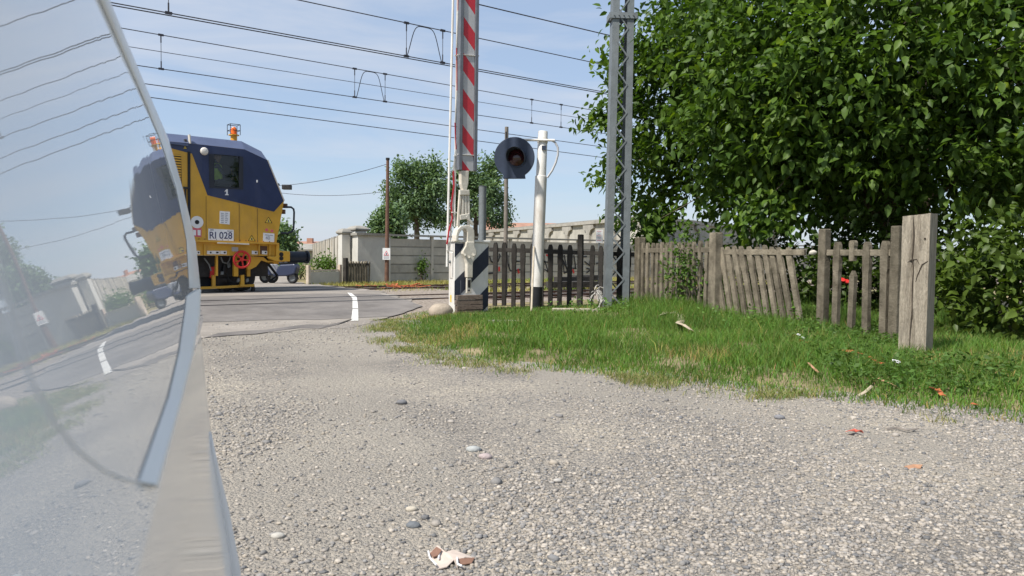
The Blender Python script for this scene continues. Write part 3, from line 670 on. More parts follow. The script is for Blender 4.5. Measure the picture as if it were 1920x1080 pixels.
# steel stub pole and thin pole
sp = depth(904, 475, 17.6); sp[2] = 0; st = depth(905, 350, 17.6)
o = MB().cyl(sp, st, 0.085, n=20).build('steel_pole', m_galv, loc=sp, smooth=True); tag(o, 'short thick galvanised steel pole behind the striped cabinet', 'pole')
MB().cyl(st, st + Z * 0.015, 0.09, n=20).build('cap', m_galv, o)
tp = depth(948, 475, 21.0); tp[2] = 0; tt = depth(950, 238, 21.0)
o = MB().cyl(tp, tt, 0.06, 0.05, 12).build('thin_pole', m_greypole, loc=tp, smooth=True); tag(o, 'tall thin grey brown pole directly behind the round lamp', 'pole')

# ------------------------------------------------------------------ concrete picket fences
def picket_mesh(name, w, t, h, material, rounded=True):
    w2 = w / 2
    if rounded: out = [(-w2 * .85, 0), (w2 * .85, 0), (w2 * .85, h * .68), (w2, h * .72), (w2, h * .9), (w2 * .8, h * .965), (w2 * .42, h), (-w2 * .42, h), (-w2 * .8, h * .965), (-w2, h * .9), (-w2, h * .72), (-w2 * .85, h * .68)]
    else: out = [(-w2, 0), (w2, 0), (w2, h - w * .9), (0, h), (-w2, h - w * .9)]
    me = MB().prism([(x, -t / 2, z) for x, z in out], (0, t, 0)).mesh(name); me.materials.append(material); return me
pk_dark = picket_mesh('picket', 0.105, 0.07, 1.40, m_concrete_dk)
pk_brown = picket_mesh('picket', 0.102, 0.05, 1.42, m_concrete); pk_wide = picket_mesh('picket', 0.12, 0.07, 1.42, m_concrete)  # slim and wide pickets in the browner concrete
def gz(x, y): return float(bank_z(np.array([x]), np.array([y]))[0])
def fence(label, A, B, ts, top, me, mh, material, posts=(), lean=0.0, group='concrete picket fence bordering the verge', skip=(), railz=None, jit=0.012, drop=None, post_w=0.15, post_d=0.2):
    A = V3((*A, 0)); B = V3((*B, 0)); d = (B - A); L = np.linalg.norm(d); d /= L; ang = math.atan2(d[1], d[0])
    f = thing('picket_fence', A + (B - A) * 0.5, label, 'fence', group)
    r_ = random.Random(int(L * 1000))
    for t in ts:
        c = A + (B - A) * t; zt = (top[0] + (top[1] - top[0]) * t) - mh + r_.uniform(-jit, jit)
        place(me, 'picket', f, (c[0], c[1], zt), (r_.uniform(-.012, .012), lean + r_.uniform(-.012, .012), ang), (1 + r_.uniform(-.06, .06), 1, 1))
    nrm = np.array([-d[1], d[0], 0])
    for rz in (railz or (0.16,)):
        a = A + Z * (top[0] - rz) + nrm * 0.002; b = B + Z * (top[1] - rz) + nrm * 0.002
        MB().bar(a, b, 0.052, 0.09 if rz < .5 else 0.07).build('rail', material, f, bev=0.008)
    for (t, zt) in posts:
        c = A + (B - A) * t; MB().obox((c[0], c[1], zt / 2 - 0.1), d, nrm, Z, post_w, post_d, zt + 0.2).build('post', material, f, bev=0.015)
    return f
YA = 17.2
def xat(px, Y): return (px - 960) / FPX * Y
LA, RA = (xat(917, YA), YA), (xat(1190, 16.3), 16.3)
span = lambda px: (px - 917) / (1190 - 917)
fence('dark picket fence behind the white signal post', LA, RA, [span(p) for p in (928.7, 946.7, 965, 983, 1001, 1019, 1036, 1053, 1071, 1112, 1129, 1146, 1162, 1178)], (1.44, 1.36), pk_dark, 1.40, m_concrete_dk, posts=((span(1091), 1.62),), post_w=0.11, post_d=0.16)
PB0, PB1 = (xat(1199, 16.2), 16.2), (xat(1341, 13.6), 13.6)
fence('short fence stretch with a weed growing through it between two square posts', PB0, PB1, [0.055 + 0.07 * k for k in range(13)], (1.44, 1.46), pk_brown, 1.42, m_concrete, posts=((0, 1.56), (1, 1.60)), post_w=0.2, post_d=0.16)
PC1 = (xat(1544, 11.8), 11.8)
fence('sagging fence panel whose pickets lean over to the left', (PB1[0] + .12, PB1[1] - .15), (xat(1508, 11.9), 11.9), [0.04 + 0.096 * k for k in range(11)], (1.40, 1.40), pk_brown, 1.42, m_concrete, lean=-0.25, railz=(0.14,), jit=0.025)
PD1 = (xat(1681, 10.6), 10.6)
fd = fence('nearest fence stretch with a broken picket beside the big wooden post', PC1, PD1, [0.2, 0.63, 0.86], (1.42, 1.42), pk_wide, 1.42, m_concrete, posts=((0, 1.62), (1, 1.63)), post_w=0.14, post_d=0.13)
c = V3((*PC1, 0)) * 0.58 + V3((*PD1, 0)) * 0.42
pkb = picket_mesh('broken_picket', 0.09, 0.07, 1.02, m_concrete, False); place(pkb, 'broken_picket', fd, (c[0], c[1], -0.02), (0, 0.02, math.atan2(PD1[1] - PC1[1], PD1[0] - PC1[0])))
pks = picket_mesh('picket_tip', 0.1, 0.07, 0.3, m_concrete); place(pks, 'picket_tip', fd, (c[0], c[1], 1.14), (0, 0, math.atan2(PD1[1] - PC1[1], PD1[0] - PC1[0])))
# thick old sleeper set upright
wpB = ground(1716, 674, 0.0); WR = math.radians(-46)
sw = thing('sleeper_post', wpB, 'thick cracked timber sleeper standing upright at the fence end', 'post')
bm = bmesh.new(); bmesh.ops.create_cube(bm, size=1)
bmesh.ops.subdivide_edges(bm, edges=bm.edges[:], cuts=9, use_grid_fill=True)
hw = depth(1714, 404, wpB[1] + 0.1)[2]
for v in bm.verts:
    x, y, z = v.co.x * 0.30, v.co.y * 0.24, (v.co.z + 0.5) * (hw + 0.1) - 0.1
    k = fbm(x * 9 + 3, z * 2.5 + y * 7, 3) - 0.47
    x += 0.018 * k; y += 0.022 * (fbm(x * 14, z * 1.7 + 9, 3) - 0.47)
    if v.co.y < -0.45 and abs(x + 0.028 - 0.02 * math.sin(z * 5)) < 0.02: y += 0.022
    if z > hw - 0.02: z += 0.03 * (x / 0.3) + 0.02 * k
    v.co = (x * math.cos(WR) - y * math.sin(WR), x * math.sin(WR) + y * math.cos(WR), z)
me = bpy.data.meshes.new('timber'); bm.to_mesh(me); bm.free(); me.materials.append(m_wood)
o = bpy.data.objects.new('timber', me); COL.objects.link(o); o.parent = sw; BASE[o] = wpB
m_crack = mat('crack_shadowed_wood', (0.05, 0.038, 0.028), 0.95, 0.4, 10, 0.3, 30)
fx = np.array([math.cos(WR), math.sin(WR), 0]); fy = np.array([math.sin(WR), -math.cos(WR), 0])
def crack(pts, r=0.006):
    MB().tube([wpB + fx * a + fy * 0.118 + Z * b for a, b in pts], [r * (0.4 if i in (0, len(pts) - 1) else 1) for i in range(len(pts))], 5).build('crack', m_crack, sw)
crack([(-.03, .12), (-.025, .35), (-.012, .6), (-.02, .85), (-.012, 1.05), (-.03, 1.2), (-.02, 1.45), (-.035, hw - .02)], 0.008)
crack([(.0, .85), (.03, .98), (.08, 1.12), (.14, 1.16)], 0.009); crack([(-.08, 1.14), (-.04, 1.17), (.02, 1.18), (.05, 1.12)], 0.009); crack([(.05, 1.25), (.045, 1.5), (.05, hw - .02)], 0.003)
MB().cyl(wpB + fx * 0.1 + fy * 0.115 + Z * 1.42, wpB + fx * 0.1 + fy * 0.124 + Z * 1.42, 0.012, n=8).build('bolt_hole', m_crack, sw)
# white rag of plaster between the panels
o = rock('rubble_lump', depth(1524, 474, 11.85), 0.06, 0.04, 0.035, m_panel, 'pale lump of broken mortar caught on the fence rail by the square post', 'rubble', 11, 2, 0.7)

# ------------------------------------------------------------------ wall of cast panels beyond the tracks
PW = 27.0
wl0 = onplane(722, 530, N * PW, N) @ U; wl1 = 70
HW = onplane(760, 443, N * PW, N)[2]
wall = thing('panel_wall', N * PW + U * wl0, 'long grey wall of stacked cast concrete panels beyond the tracks', 'wall')
bay = 2.05; nb_ = 16; rows = 5; ph = (HW - 0.1) / rows
pmesh = MB().obox((0, 0, 0), U, N, Z, bay - 0.12, 0.08, ph - 0.05).mesh('panel'); pmesh.materials.append(m_panel)
for i in range(nb_):
    for j in range(rows):
        place(pmesh, 'panel', wall, N * PW + U * (wl0 + 0.1 + (i + 0.5) * bay) + Z * (0.02 + (j + 0.5) * ph))
    for j in range(1, rows):
        MB().obox(N * (PW + 0.012) + U * (wl0 + 0.1 + (i + 0.5) * bay) + Z * (0.02 + j * ph), U, N, Z, bay - 0.12, 0.07, 0.07).build('panel_rib', m_panel_dk, wall)
for i in range(nb_ + 1):
    MB().obox(N * PW + U * (wl0 + 0.1 + i * bay) + Z * (HW / 2), U, N, Z, 0.11, 0.14, HW).build('wall_post', m_panel, wall)
MB().obox(N * (PW) + U * (wl0 + nb_ * bay / 2) + Z * (HW + 0.03), U, N, Z, nb_ * bay + 0.3, 0.26, 0.07).build('coping', m_panel_dk, wall)
MB().obox(N * (PW + .1) + U * (wl0 + nb_ * bay + 20) + Z * (HW / 2), U, N, Z, 40, 0.12, HW - .02).build('plain_stretch', m_panel, wall)
# scrawled black graffiti on the wall, flat paint
m_graf = mat('black_spray_paint', (0.02, 0.02, 0.024), 0.7, 0.2, 5, 0, 10)
gp = N * (PW - 0.075)
def stroke(pts, w, mm):
    q = [onplane(x, y, gp, N) for x, y in pts]
    m = MB()
    for a, b in zip(q[:-1], q[1:]): m.bar(a, b + (b - a) * 0.06, 0.004, w, np.cross(b - a, N))
    m.build('graffiti_stroke', mm, wall)
G = [[(918, 480), (921, 490), (926, 493), (934, 490), (938, 480), (936, 476)], [(952, 478), (953, 496), (957, 508), (964, 507)], [(968, 490), (980, 490)], [(968, 507), (980, 505)], [(915, 513), (926, 512)],
     [(1020, 491), (1034, 492)], [(1021, 505), (1028, 510), (1022, 490)], [(1058, 478), (1064, 510), (1058, 512), (1056, 488), (1063, 505)], [(1076, 478), (1080, 503), (1074, 503)], [(1090, 482), (1100, 481)], [(1096, 490), (1106, 498), (1106, 489)], [(1100, 512), (1108, 505), (1100, 503)], [(1118, 494), (1126, 492)]]
for g in G: stroke(g, 0.06, m_graf)
for g in ([(936, 500), (936, 508)], [(971, 504), (973, 512)], [(1024, 478), (1028, 479)], [(1074, 505), (1076, 512)]): stroke(g, 0.09, m_red)

# plastered corner block with coping, gate piers, receding wall on the left
def block(name, ring, z0, z1, material, parent, bev=0.0, **k):
    return MB().prism([V3((q[0], q[1], z0)) for q in ring], Z * (z1 - z0)).build(name, material, parent, bev=bev, **k)
c0 = onplane(671, 532, N * 26.6, N); c1 = N * 26.6 + U * (wl0 + 0.02)
blk = thing('corner_block', c0, 'white plastered corner block at the left end of the panel wall', 'wall')
cl = depth(655, 500, c0[1] + 1.4); back = cl - c0; back[2] = 0
zt = onplane(671, 441, N * 26.6, N)[2]
block('body', [c0, c1, c1 + N * 0.5, c1 + back, c0 + back], 0, zt, m_plaster, blk)
e = 0.09
block('coping', [c0 - U * e - N * e, c1 - N * e, c1 + back + U * 0, c0 + back - U * e], zt + 0.002, zt + 0.09, m_panel_dk, blk)
pr = depth(672, 480, c0[1] + 1.9)
def pier(px, Y, w, ytop, label, material=m_plaster, cap=True):
    b = depth(px, 480, Y); b[2] = 0; h = depth(px, ytop, Y)[2]
    t = thing('gate_pier', b, label, 'pier', 'white gate piers beyond the tracks')
    MB().obox(b + Z * (h / 2), U, N, Z, w, w, h).build('shaft', material, t, bev=0.01)
    MB().lathe([(w * 0.72, 0), (w * 0.95, 0.06), (w * 0.95, 0.11), (w * 0.62, 0.2), (w * 0.2, 0.24)], b + Z * (h + 0.002), Z, 4).build('cap', m_panel_dk, t)
    return t
pier(645, c0[1] + 0.9, 0.34, 440, 'narrow white gate pier left of the plastered corner block')
pier(671, c0[1] + 2.6, 0.5, 434, 'white gate pier with a wide dark cap behind the corner block')
# receding wall
ra = depth(636, 480, c0[1] + 1.2); rb = depth(587, 480, 62.0); ra[2] = rb[2] = 0
rw = thing('panel_wall', ra, 'grey panel wall with upright ribs receding along the far road', 'wall')
za = depth(636, 442, ra[1])[2]; zb = depth(587, 458, rb[1])[2]; nn = 16
for i in range(nn):
    a = ra + (rb - ra) * i / nn; b = ra + (rb - ra) * (i + 1) / nn; h = za + (zb - za) * ((i // 3 * 3) + 1) / nn
    d_ = (b - a); L = np.linalg.norm(d_); d_ /= L; nr = np.array([-d_[1], d_[0], 0])
    MB().obox((a + b) / 2 + Z * (h / 2 - 0.03), d_, nr, Z, L - 0.02, 0.08, h - 0.06).build('panel', m_panel, rw)
    MB().obox(a + Z * (h / 2), d_, nr, Z, 0.16, 0.2, h + 0.02).build('rib', m_panel_dk if i % 2 else m_panel, rw)
# low frame with concrete slab beside the road
la = ground(578, 536); lb = ground(637, 533)
lf = thing('low_parapet', la, 'low concrete slab parapet with a white pipe frame beside the far road', 'parapet')
d_ = lb - la; LL = np.linalg.norm(d_); d_ /= LL; nr = np.array([-d_[1], d_[0], 0]); hz_ = depth(578, 497, la[1])[2]; hr_ = depth(600, 508, la[1])[2]
m_rustwhite = mat('rust_stained_white_paint', (0.55, 0.47, 0.38), 0.7, 0.2, 6, 0.1, 30, dirt=(0.3, 0.14, 0.08), dirt_amt=0.6)
MB().obox(la + Z * hz_ / 2, d_, nr, Z, 0.11, 0.11, hz_).build('post', m_rustwhite, lf)
MB().obox(lb + Z * hz_ / 2, d_, nr, Z, 0.11, 0.11, hz_).build('post', m_rustwhite, lf)
MB().bar(la + Z * hr_, lb + Z * hr_, 0.05, 0.05).build('rail', m_rustwhite, lf)
MB().obox((la + lb) / 2 + Z * (hr_ * 0.47), d_, nr, Z, LL - 0.12, 0.08, hr_ * 0.9).build('slab', m_panel, lf)
# far picket fence
fa = ground(648, 533); fb = ground(714, 530); ftop = depth(648, 490, fa[1])[2]
pk_far = picket_mesh('picket', 0.09, 0.06, ftop + 0.05, m_concrete, False)
fence('small grey picket fence in front of the white plastered corner block', fa[:2], fb[:2], [0.06 + 0.074 * k for k in range(13)], (ftop, ftop), pk_far, ftop + 0.05, m_concrete_dk, posts=((0, ftop + 0.13), (1, ftop + 0.1)), railz=(0.12,), group='concrete picket fence beyond the tracks', post_w=0.14, post_d=0.14)

# ------------------------------------------------------------------ brown pole with sign
pb = ground(725, 532); pt = depth(727, 299, pb[1])
pole = thing('utility_pole', pb, 'tall rust brown utility pole in front of the panel wall', 'pole')
MB().cyl(pb, pt, 0.085, 0.055, 10).build('shaft', m_ruststeel, pole, smooth=True)
MB().cyl(pt - Z * 0.02, pt + Z * 0.06, 0.075, n=10).build('cap', m_darkmetal, pole)
sc = depth(724.5, 476, pb[1] - 0.12)
sg = thing('warning_sign', sc - Z * 0.25, 'small white warning sign with a red triangle on the brown pole', 'sign')
MB().box(sc, 0.29, 0.015, 0.44).build('board', m_sticker, sg)
tr = [sc + np.array([-0.10, -0.012, -0.06]), sc + np.array([0.10, -0.012, -0.06]), sc + np.array([0, -0.012, 0.13])]
MB().prism(tr, (0, -0.003, 0)).build('triangle', m_pink, sg)
cc = sum(tr) / 3
MB().prism([cc + (p - cc) * 0.62 + np.array([0, -0.004, 0]) for p in tr], (0, -0.003, 0)).build('triangle_field', m_sticker, sg)
MB().box(cc + np.array([0, -0.009, 0.0]), 0.03, 0.003, 0.07).build('symbol', m_ink, sg)
for k in range(3): MB().box(sc + np.array([0, -0.01, -0.1 - 0.035 * k]), 0.2, 0.003, 0.014).build('print_line', m_inkpale, sg)
for (x0, y0), (x1, y1), lab in (((728, 307), (545, 348), 'upper thin service wire from the brown pole towards the railcar'), ((714, 360), (545, 358), 'lower thin service wire from the tree towards the railcar')):
    A = depth(x0, y0, pb[1] + (0 if y0 < 320 else 6)); B = depth(x1 - 40, y1 + 1, 36.0); pts = [A + (B - A) * q - Z * 0.35 * (q * (1 - q)) * 4 * 0.5 for q in np.linspace(0, 1, 12)]
    o = MB().tube(pts, 0.011, 5).build('service_wire', m_wire, loc=A); tag(o, lab, 'wire', 'service wires left of the brown pole')
o = MB().box(depth(538, 351, 36), 0.4, 0.3, 0.22).build('junction_box', m_darkmetal, loc=depth(538, 351, 36), bev=0.02); tag(o, 'small dark box hanging on the service wires right of the railcar nose', 'box')

# ------------------------------------------------------------------ long grey building
bA = depth(1207, 480, 40.0); bB = depth(903, 480, 70.0); bC = depth(1452, 480, 58.0)
for q in (bA, bB, bC): q[2] = 0
hb = depth(1207, 407, 40)[2]
bld = thing('long_building', bA, 'long low grey stained building with concrete pilasters behind the wall', 'building')
bD = bB + (bC - bA)
block('wall', [bA, bB, bD, bC], 0, hb, m_facade, bld)
m_frame = mat('concrete_frame', (0.36, 0.34, 0.3), 0.92, 0.2, 1.5, 0.2, 12, dirt=(0.15, 0.14, 0.12), dirt_amt=0.5)
for P0_, P1_, nbay in ((bA, bB, 9), (bA, bC, 6)):
    d_ = P1_ - P0_; L = np.linalg.norm(d_); d_ /= L; nr = np.array([d_[1], -d_[0], 0]); nr = nr if nr @ (-bA) > 0 else -nr
    MB().obox((P0_ + P1_) / 2 + nr * 0.09 + Z * (hb - 0.07), d_, nr, Z, L + 0.2, 0.2, 0.16).build('cornice', m_frame, bld)
    MB().obox((P0_ + P1_) / 2 + nr * 0.06 + Z * (hb - 1.35), d_, nr, Z, L, 0.12, 0.16).build('string_course', m_frame, bld)
    for i in range(nbay + 1):
        c = P0_ + (P1_ - P0_) * i / nbay
        MB().obox(c + nr * 0.075 + Z * (hb / 2 - 0.1), d_, nr, Z, 0.4, 0.15, hb - 0.25).build('pilaster', m_frame, bld)
        m = MB(); m.prism([c + nr * 0.155 + d_ * a + Z * b for a, b in ((-.2, hb - .75), (.2, hb - .75), (.38, hb - .5), (.75, hb - .4), (.75, hb - .155), (-.75, hb - .155), (-.75, hb - .4), (-.38, hb - .5))], -nr * 0.12); m.build('bracket', m_frame, bld)
block('roof', [bA, bB, bD, bC], hb + 0.01, hb + 0.1, m_panel_dk, bld)
# tiled house behind it
def gable_house(label, pxl, pxr, Y, yeave, yridge, wallm, roofm, dep=8, rot=0.0, chim=None):
    a = depth(pxl, 480, Y); b = depth(pxr, 480, Y); a[2] = b[2] = 0; h = depth(pxl, yeave, Y)[2]; hr = depth(pxl, yridge, Y)[2]
    d_ = (b - a); L = np.linalg.norm(d_); d_ /= L; d_ = np.array([d_[0] * math.cos(rot) - d_[1] * math.sin(rot), d_[0] * math.sin(rot) + d_[1] * math.cos(rot), 0]); nr = np.array([-d_[1], d_[0], 0]); b = a + d_ * L
    t = thing('house', a, label, 'house', 'tiled houses in the background')
    block('wall', [a, b, b + nr * dep, a + nr * dep], 0, h, wallm, t)
    m = MB(); o_ = 0.3
    e0 = [a - d_ * o_ - nr * o_ + Z * (h), b + d_ * o_ - nr * o_ + Z * h, b + d_ * o_ + nr * dep / 2 + Z * hr, a - d_ * o_ + nr * dep / 2 + Z * hr]
    e1 = [a - d_ * o_ + nr * (dep + o_) + Z * h, b + d_ * o_ + nr * (dep + o_) + Z * h, e0[2], e0[3]]
    m.prism(e0, Z * 0.14); m.prism(e1, Z * 0.14); r = m.build('roof', roofm, t)
    MB().prism([a + Z * h, a + nr * dep + Z * h, a + nr * dep / 2 + Z * (hr)], d_ * 0.2).build('gable', wallm, t)
    MB().prism([b + Z * h, b + nr * dep + Z * h, b + nr * dep / 2 + Z * (hr)], -d_ * 0.2).build('gable', wallm, t)
    if chim is not None:
        c = a + d_ * (L * chim) + nr * dep * 0.35; MB().box(c + Z * (hr + 0.1), 0.7, 0.7, (hr - h) * 1.3).build('chimney', m_terra, r)
    return t
gable_house('house with a low terracotta roof behind the long grey building', 905, 1042, 82, 436, 416, m_facade, m_terra, 10, 0.0, 0.05)
gable_house('far house with a red roof seen just above the railcar buffer', 500, 596, 95, 463, 453, m_plaster, m_terra, 9, 0.0, 0.72)
gable_house('dark gabled outbuilding right of the railcar buffer', 548, 586, 70, 470, 459, m_facade, m_panel_dk, 7, 0.3)

# ------------------------------------------------------------------ maintenance railcar on the far track
PN = P2 - 0.7525                      # near rail
SIDE = PN - 0.72                      # near body side
def S(x, y, off=0.0): return onplane(x, y, N * (SIDE - off), N)     # off > 0: proud of the side
def az(p): return (p @ U, p[2])
def W(a, z, off=0.0): return N * (SIDE - off) + U * a + Z * z
car_base = N * P2 + U * (S(455, 500) @ U); car_base[2] = RT
tr_ = thing('maintenance_railcar', car_base, 'yellow and navy track maintenance railcar passing over the level crossing', 'railcar')
BWD = 2.9
def slab(name, ring, off, th, material, bev=0.0, parent=None, px=True):
    pts = [S(x, y, off) if px else W(x, y, off) for x, y in ring]
    return MB().prism(pts, D * th).build(name, material, parent or tr_, bev=bev)
aL = -22.0
top = [az(S(355, 268.6)), az(S(458.5, 280)), az(S(501, 300))]
nose = [az(S(532.5, 377)), az(S(520, 446)), az(S(518.5, 457))]
zt0 = top[0][1]; zbot = az(S(440, 454))[1]
outline = [(aL, zt0), top[0], top[1], top[2], nose[0], nose[1], (nose[2][0], zbot), (aL, zbot)]
w0 = az(S(401, 350)); w1 = az(S(449, 293)); wa0, wz0, wa1, wz1 = w0[0], w0[1], w1[0], w1[1]
def wall_with_hole(name, ring, off, th, material):
    m = MB()
    parts = [clip(ring, 1, 0, wa0), clip(ring, -1, 0, -wa1)]
    mid = clip(clip(ring, -1, 0, -wa0), 1, 0, wa1); parts += [clip(mid, 0, 1, wz0), clip(mid, 0, -1, -wz1)]
    for q in parts:
        if len(q) > 2: m.prism([W(a, z, off) for a, z in q], D * th)
    return m.build(name, material, tr_)
wall_with_hole('body_side', outline, -0.05, 0.05, m_yellow)
# navy area on the side
navy = [(aL, zt0 - 0.002), (top[0][0], zt0 - 0.002), (top[1][0], top[1][1] - .002), (top[2][0] - .005, top[2][1]), (nose[0][0] - .012, nose[0][1]), az(S(513.5, 397)), az(S(389, 366)), az(S(360, 288)), az(S(353, 286.5)), az(S(313, 276)), (aL, az(S(313, 276))[1])]
wall_with_hole('navy_panel', navy, 0.001, 0.004, m_navy)
# rest of the shell
m_inside = mat('cab_lining', (0.06, 0.06, 0.065), 0.8, 0.2, 5, 0, 10)
MB().prism([W(a, z, -BWD + 0.05) for a, z in outline], -D * 0.05).build('body_side', m_yellow, tr_)
MB().prism([W(a, z, -0.051) for a, z in ((aL, zbot), (nose[2][0] - .02, zbot), (nose[2][0] - .02, zbot + .08), (aL, zbot + .08))], -D * (BWD - 0.1)).build('floor', m_darkmetal, tr_)
MB().prism([W(a, z, -0.052) for a, z in ((top[0][0] - .1, zbot + .09), (top[0][0] - .04, zbot + .09), (top[0][0] - .04, zt0 + .1), (top[0][0] - .1, zt0 + .1))], -D * (BWD - 0.11)).build('bulkhead', m_inside, tr_)
m = MB()
for (a, z), (b, z2) in ((nose[0], nose[1]), (nose[1], (nose[2][0], zbot))):
    m.prism([W(a, z, -.051), W(b, z2, -.051), W(b - .04, z2, -.051), W(a - .04, z, -.051)], -D * (BWD - 0.102))
m.build('front_panel', m_yellow, tr_)
rin = [az(S(305, 245, -0.38)), az(S(353, 254, -0.38)), az(S(460, 265.5, -0.38)), az(S(499, 284.5, -0.38))]
zr0 = rin[1][1]
eo = [(aL, zt0), top[0], top[1], top[2]]; ei = [(aL, zr0), (top[0][0], zr0), (top[1][0] + .05, rin[2][1]), (top[2][0] - 0.02, rin[3][1] + 0.0)]
m = MB(); vs = []
for (a, z), (b, zi) in zip(eo, ei): vs += [W(a, z, 0.0), W(b, zi, -0.38), W(b, zi, -BWD + 0.38), W(a, z, -BWD)]
fs = [(i * 4 + j, i * 4 + 4 + j, i * 4 + 5 + j, i * 4 + 1 + j) for i in range(3) for j in range(3)] + [(0, 1, 2, 3), (15, 14, 13, 12)]
m.add(vs, fs); m.build('roof', m_roofblue, tr_)
# windscreen with pale surround and wiper
m_glassdk = mat('dark_cab_glass', (0.012, 0.015, 0.02), 0.08, 0.1, 4, 0, 10, spec=0.6)
A_, B_ = top[2], nose[0]
fd_ = V3(W(*B_)) - V3(W(*A_)); fl = np.linalg.norm(fd_); fd_ /= fl; fn = np.cross(fd_, D); fn = fn if fn @ U > 0 else -fn
mid = lambda t, off: W(*A_, off) + fd_ * fl * t
ms_ = MB()
for a0, a1, o0, o1 in ((0, .1, 0, -BWD), (.9, 1, 0, -BWD), (.1, .9, 0, -.16), (.1, .9, -BWD + .16, -BWD)): ms_.prism([mid(a0, o0), mid(a1, o0), mid(a1, o1), mid(a0, o1)], fn * 0.03)
ms_.build('windscreen_surround', m_white, tr_)
MB().tube([mid(.25, -.3) + fn * .06, mid(.45, -.3) + fn * .12, mid(.62, -.25) + fn * .11], 0.02, 6).build('wiper', m_black, tr_)
MB().cyl(mid(.62, -.25) + fn * .03, mid(.62, -.25) + fn * .15, 0.035, n=8).build('wiper_motor', m_black, tr_)
# side window: rubber frame and tinted pane
wf = [(391.7, 288.5), (455.5, 288.5), (455.5, 355.5), (391.7, 355.5)]
fr = MB(); o4 = [az(S(*q)) for q in wf]
ao0, ao1 = o4[0][0], o4[1][0]; zo0, zo1 = o4[2][1], o4[0][1]
for a0, a1, z0, z1 in ((ao0, wa0, zo0, zo1), (wa1, ao1, zo0, zo1), (wa0, wa1, zo0, wz0), (wa0, wa1, wz1, zo1)):
    fr.prism([W(a0, z0, .006), W(a1, z0, .006), W(a1, z1, .006), W(a0, z1, .006)], D * 0.015)
for a0, a1, z0, z1 in ((wa0 - .002, wa0 + .012, wz0, wz1), (wa1 - .012, wa1 + .002, wz0, wz1), (wa0 + .012, wa1 - .012, wz0 - .002, wz0 + .012), (wa0 + .012, wa1 - .012, wz1 - .012, wz1 + .002)):
    fr.prism([W(a0, z0, -.06), W(a1, z0, -.06), W(a1, z1, -.06), W(a0, z1, -.06)], D * 0.065)
wn_ = fr.build('window_frame', mat('window_rubber', (0.02, 0.024, 0.035), 0.55, 0.1, 5, 0, 10), tr_)
mg = bpy.data.materials.new('tinted_pane'); mg.use_nodes = True; g = mg.node_tree; g.nodes.clear()
go = g.nodes.new('ShaderNodeOutputMaterial'); ga = g.nodes.new('ShaderNodeBsdfTransparent'); gg = g.nodes.new('ShaderNodeBsdfGlossy'); gm = g.nodes.new('ShaderNodeMixShader'); gl_ = g.nodes.new('ShaderNodeFresnel')
ga.inputs['Color'].default_value = (0.8, 0.83, 0.85, 1); gg.inputs['Roughness'].default_value = 0.03; gl_.inputs['IOR'].default_value = 1.45
g.links.new(gl_.outputs['Fac'], gm.inputs['Fac']); g.links.new(ga.outputs['BSDF'], gm.inputs[1]); g.links.new(gg.outputs['BSDF'], gm.inputs[2]); g.links.new(gm.outputs['Shader'], go.inputs['Surface'])
MB().prism([mid(0.1, -.16), mid(0.9, -.16), mid(0.9, -BWD + .16), mid(0.1, -BWD + .16)], fn * 0.012).build('windscreen', mg, tr_)
MB().prism([W(wa0, wz0, -.03), W(wa1, wz0, -.03), W(wa1, wz1, -.03), W(wa0, wz1, -.03)], D * 0.006).build('pane', mg, wn_)
# cab interior: console and seat
zc_ = zbot + 0.09
MB().prism([W(a, z, -.5) for a, z in ((wa1 - .1, zc_), (nose[1][0] - .3, zc_), (nose[0][0] - .3, zc_ + 1.1), (wa1 + .05, zc_ + 1.5))], -D * 1.9).build('console', m_inside, tr_)
sa = wa0 + 0.2
m = MB(); m.obox(W(sa, zc_ + 1.3, -.45), U, N, Z, .5, .5, .14); m.obox(W(sa - .24, zc_ + 1.65, -.45), U, N, Z, .12, .48, .6); m.cyl(W(sa, zc_, -.45), W(sa, zc_ + 1.22, -.45), .1, n=10); m.build('driver_seat', m_black, tr_, bev=0.03)
MB().prism([W(a, z, -BWD + 0.11) for a, z in clip(clip(outline, -1, 0, -(top[0][0] - .03)), 1, 0, nose[1][0] - .3)], -D * 0.03).build('cab_lining', m_inside, tr_)
# text "1", lamp, door joint, louvre panel
slab('number_one', [(421.3, 358.2), (425, 354.5), (427, 354.6), (427, 364), (428.6, 364.1), (428.6, 366), (422, 365.8), (422, 364), (424, 364), (424, 358.2), (421.3, 360.2)], .006, .002, m_sticker)
MB().lathe([(0.09, 0), (0.1, .05), (0.075, .09), (.03, .105)], S(382, 284, .004), D, 16).build('side_lamp', m_white, tr_, smooth=True)
slab('door_joint', [(351.5, 284), (356.5, 285), (357, 451), (352, 450)], .006, 0.02, m_black)
slab('door_post', [(345.5, 352), (348, 352), (350, 449), (347.5, 449)], .006, 0.05, m_darkmetal)
slab('hinge', [(343, 350), (354, 351), (354, 355), (343, 354)], .01, 0.05, m_darkmetal)
slab('louvre_backing', [(312, 287), (339.5, 290), (341, 353), (312, 350)], .002, 0.006, m_darkmetal)
for k in range(13):
    y = 288 + k * 4.85; slab('louvre', [(312, y), (339, y + 2.4), (339.2, y + 5.0), (312, y + 2.6)], .009, 0.03, m_yellow)
slab('roof_seam', [(352, 253), (354, 253), (355.5, 270), (353.5, 270)], -.1, 0.14, m_cream)
slab('gutter', [(312, 265), (352, 270.5), (352, 274.5), (312, 269)], .004, 0.05, m_roofblue)
slab('door_handle', [(481, 337.5), (483, 337.5), (483, 342), (481, 342)], .006, 0.02, m_sticker)
for xs, ya, yb in ((386, 368, 449), (448, 382, 453), (482, 391, 455)): slab('panel_seam', [(xs, ya), (xs + .7, ya), (xs + .9, yb), (xs + .2, yb)], .001, .002, m_darkmetal)
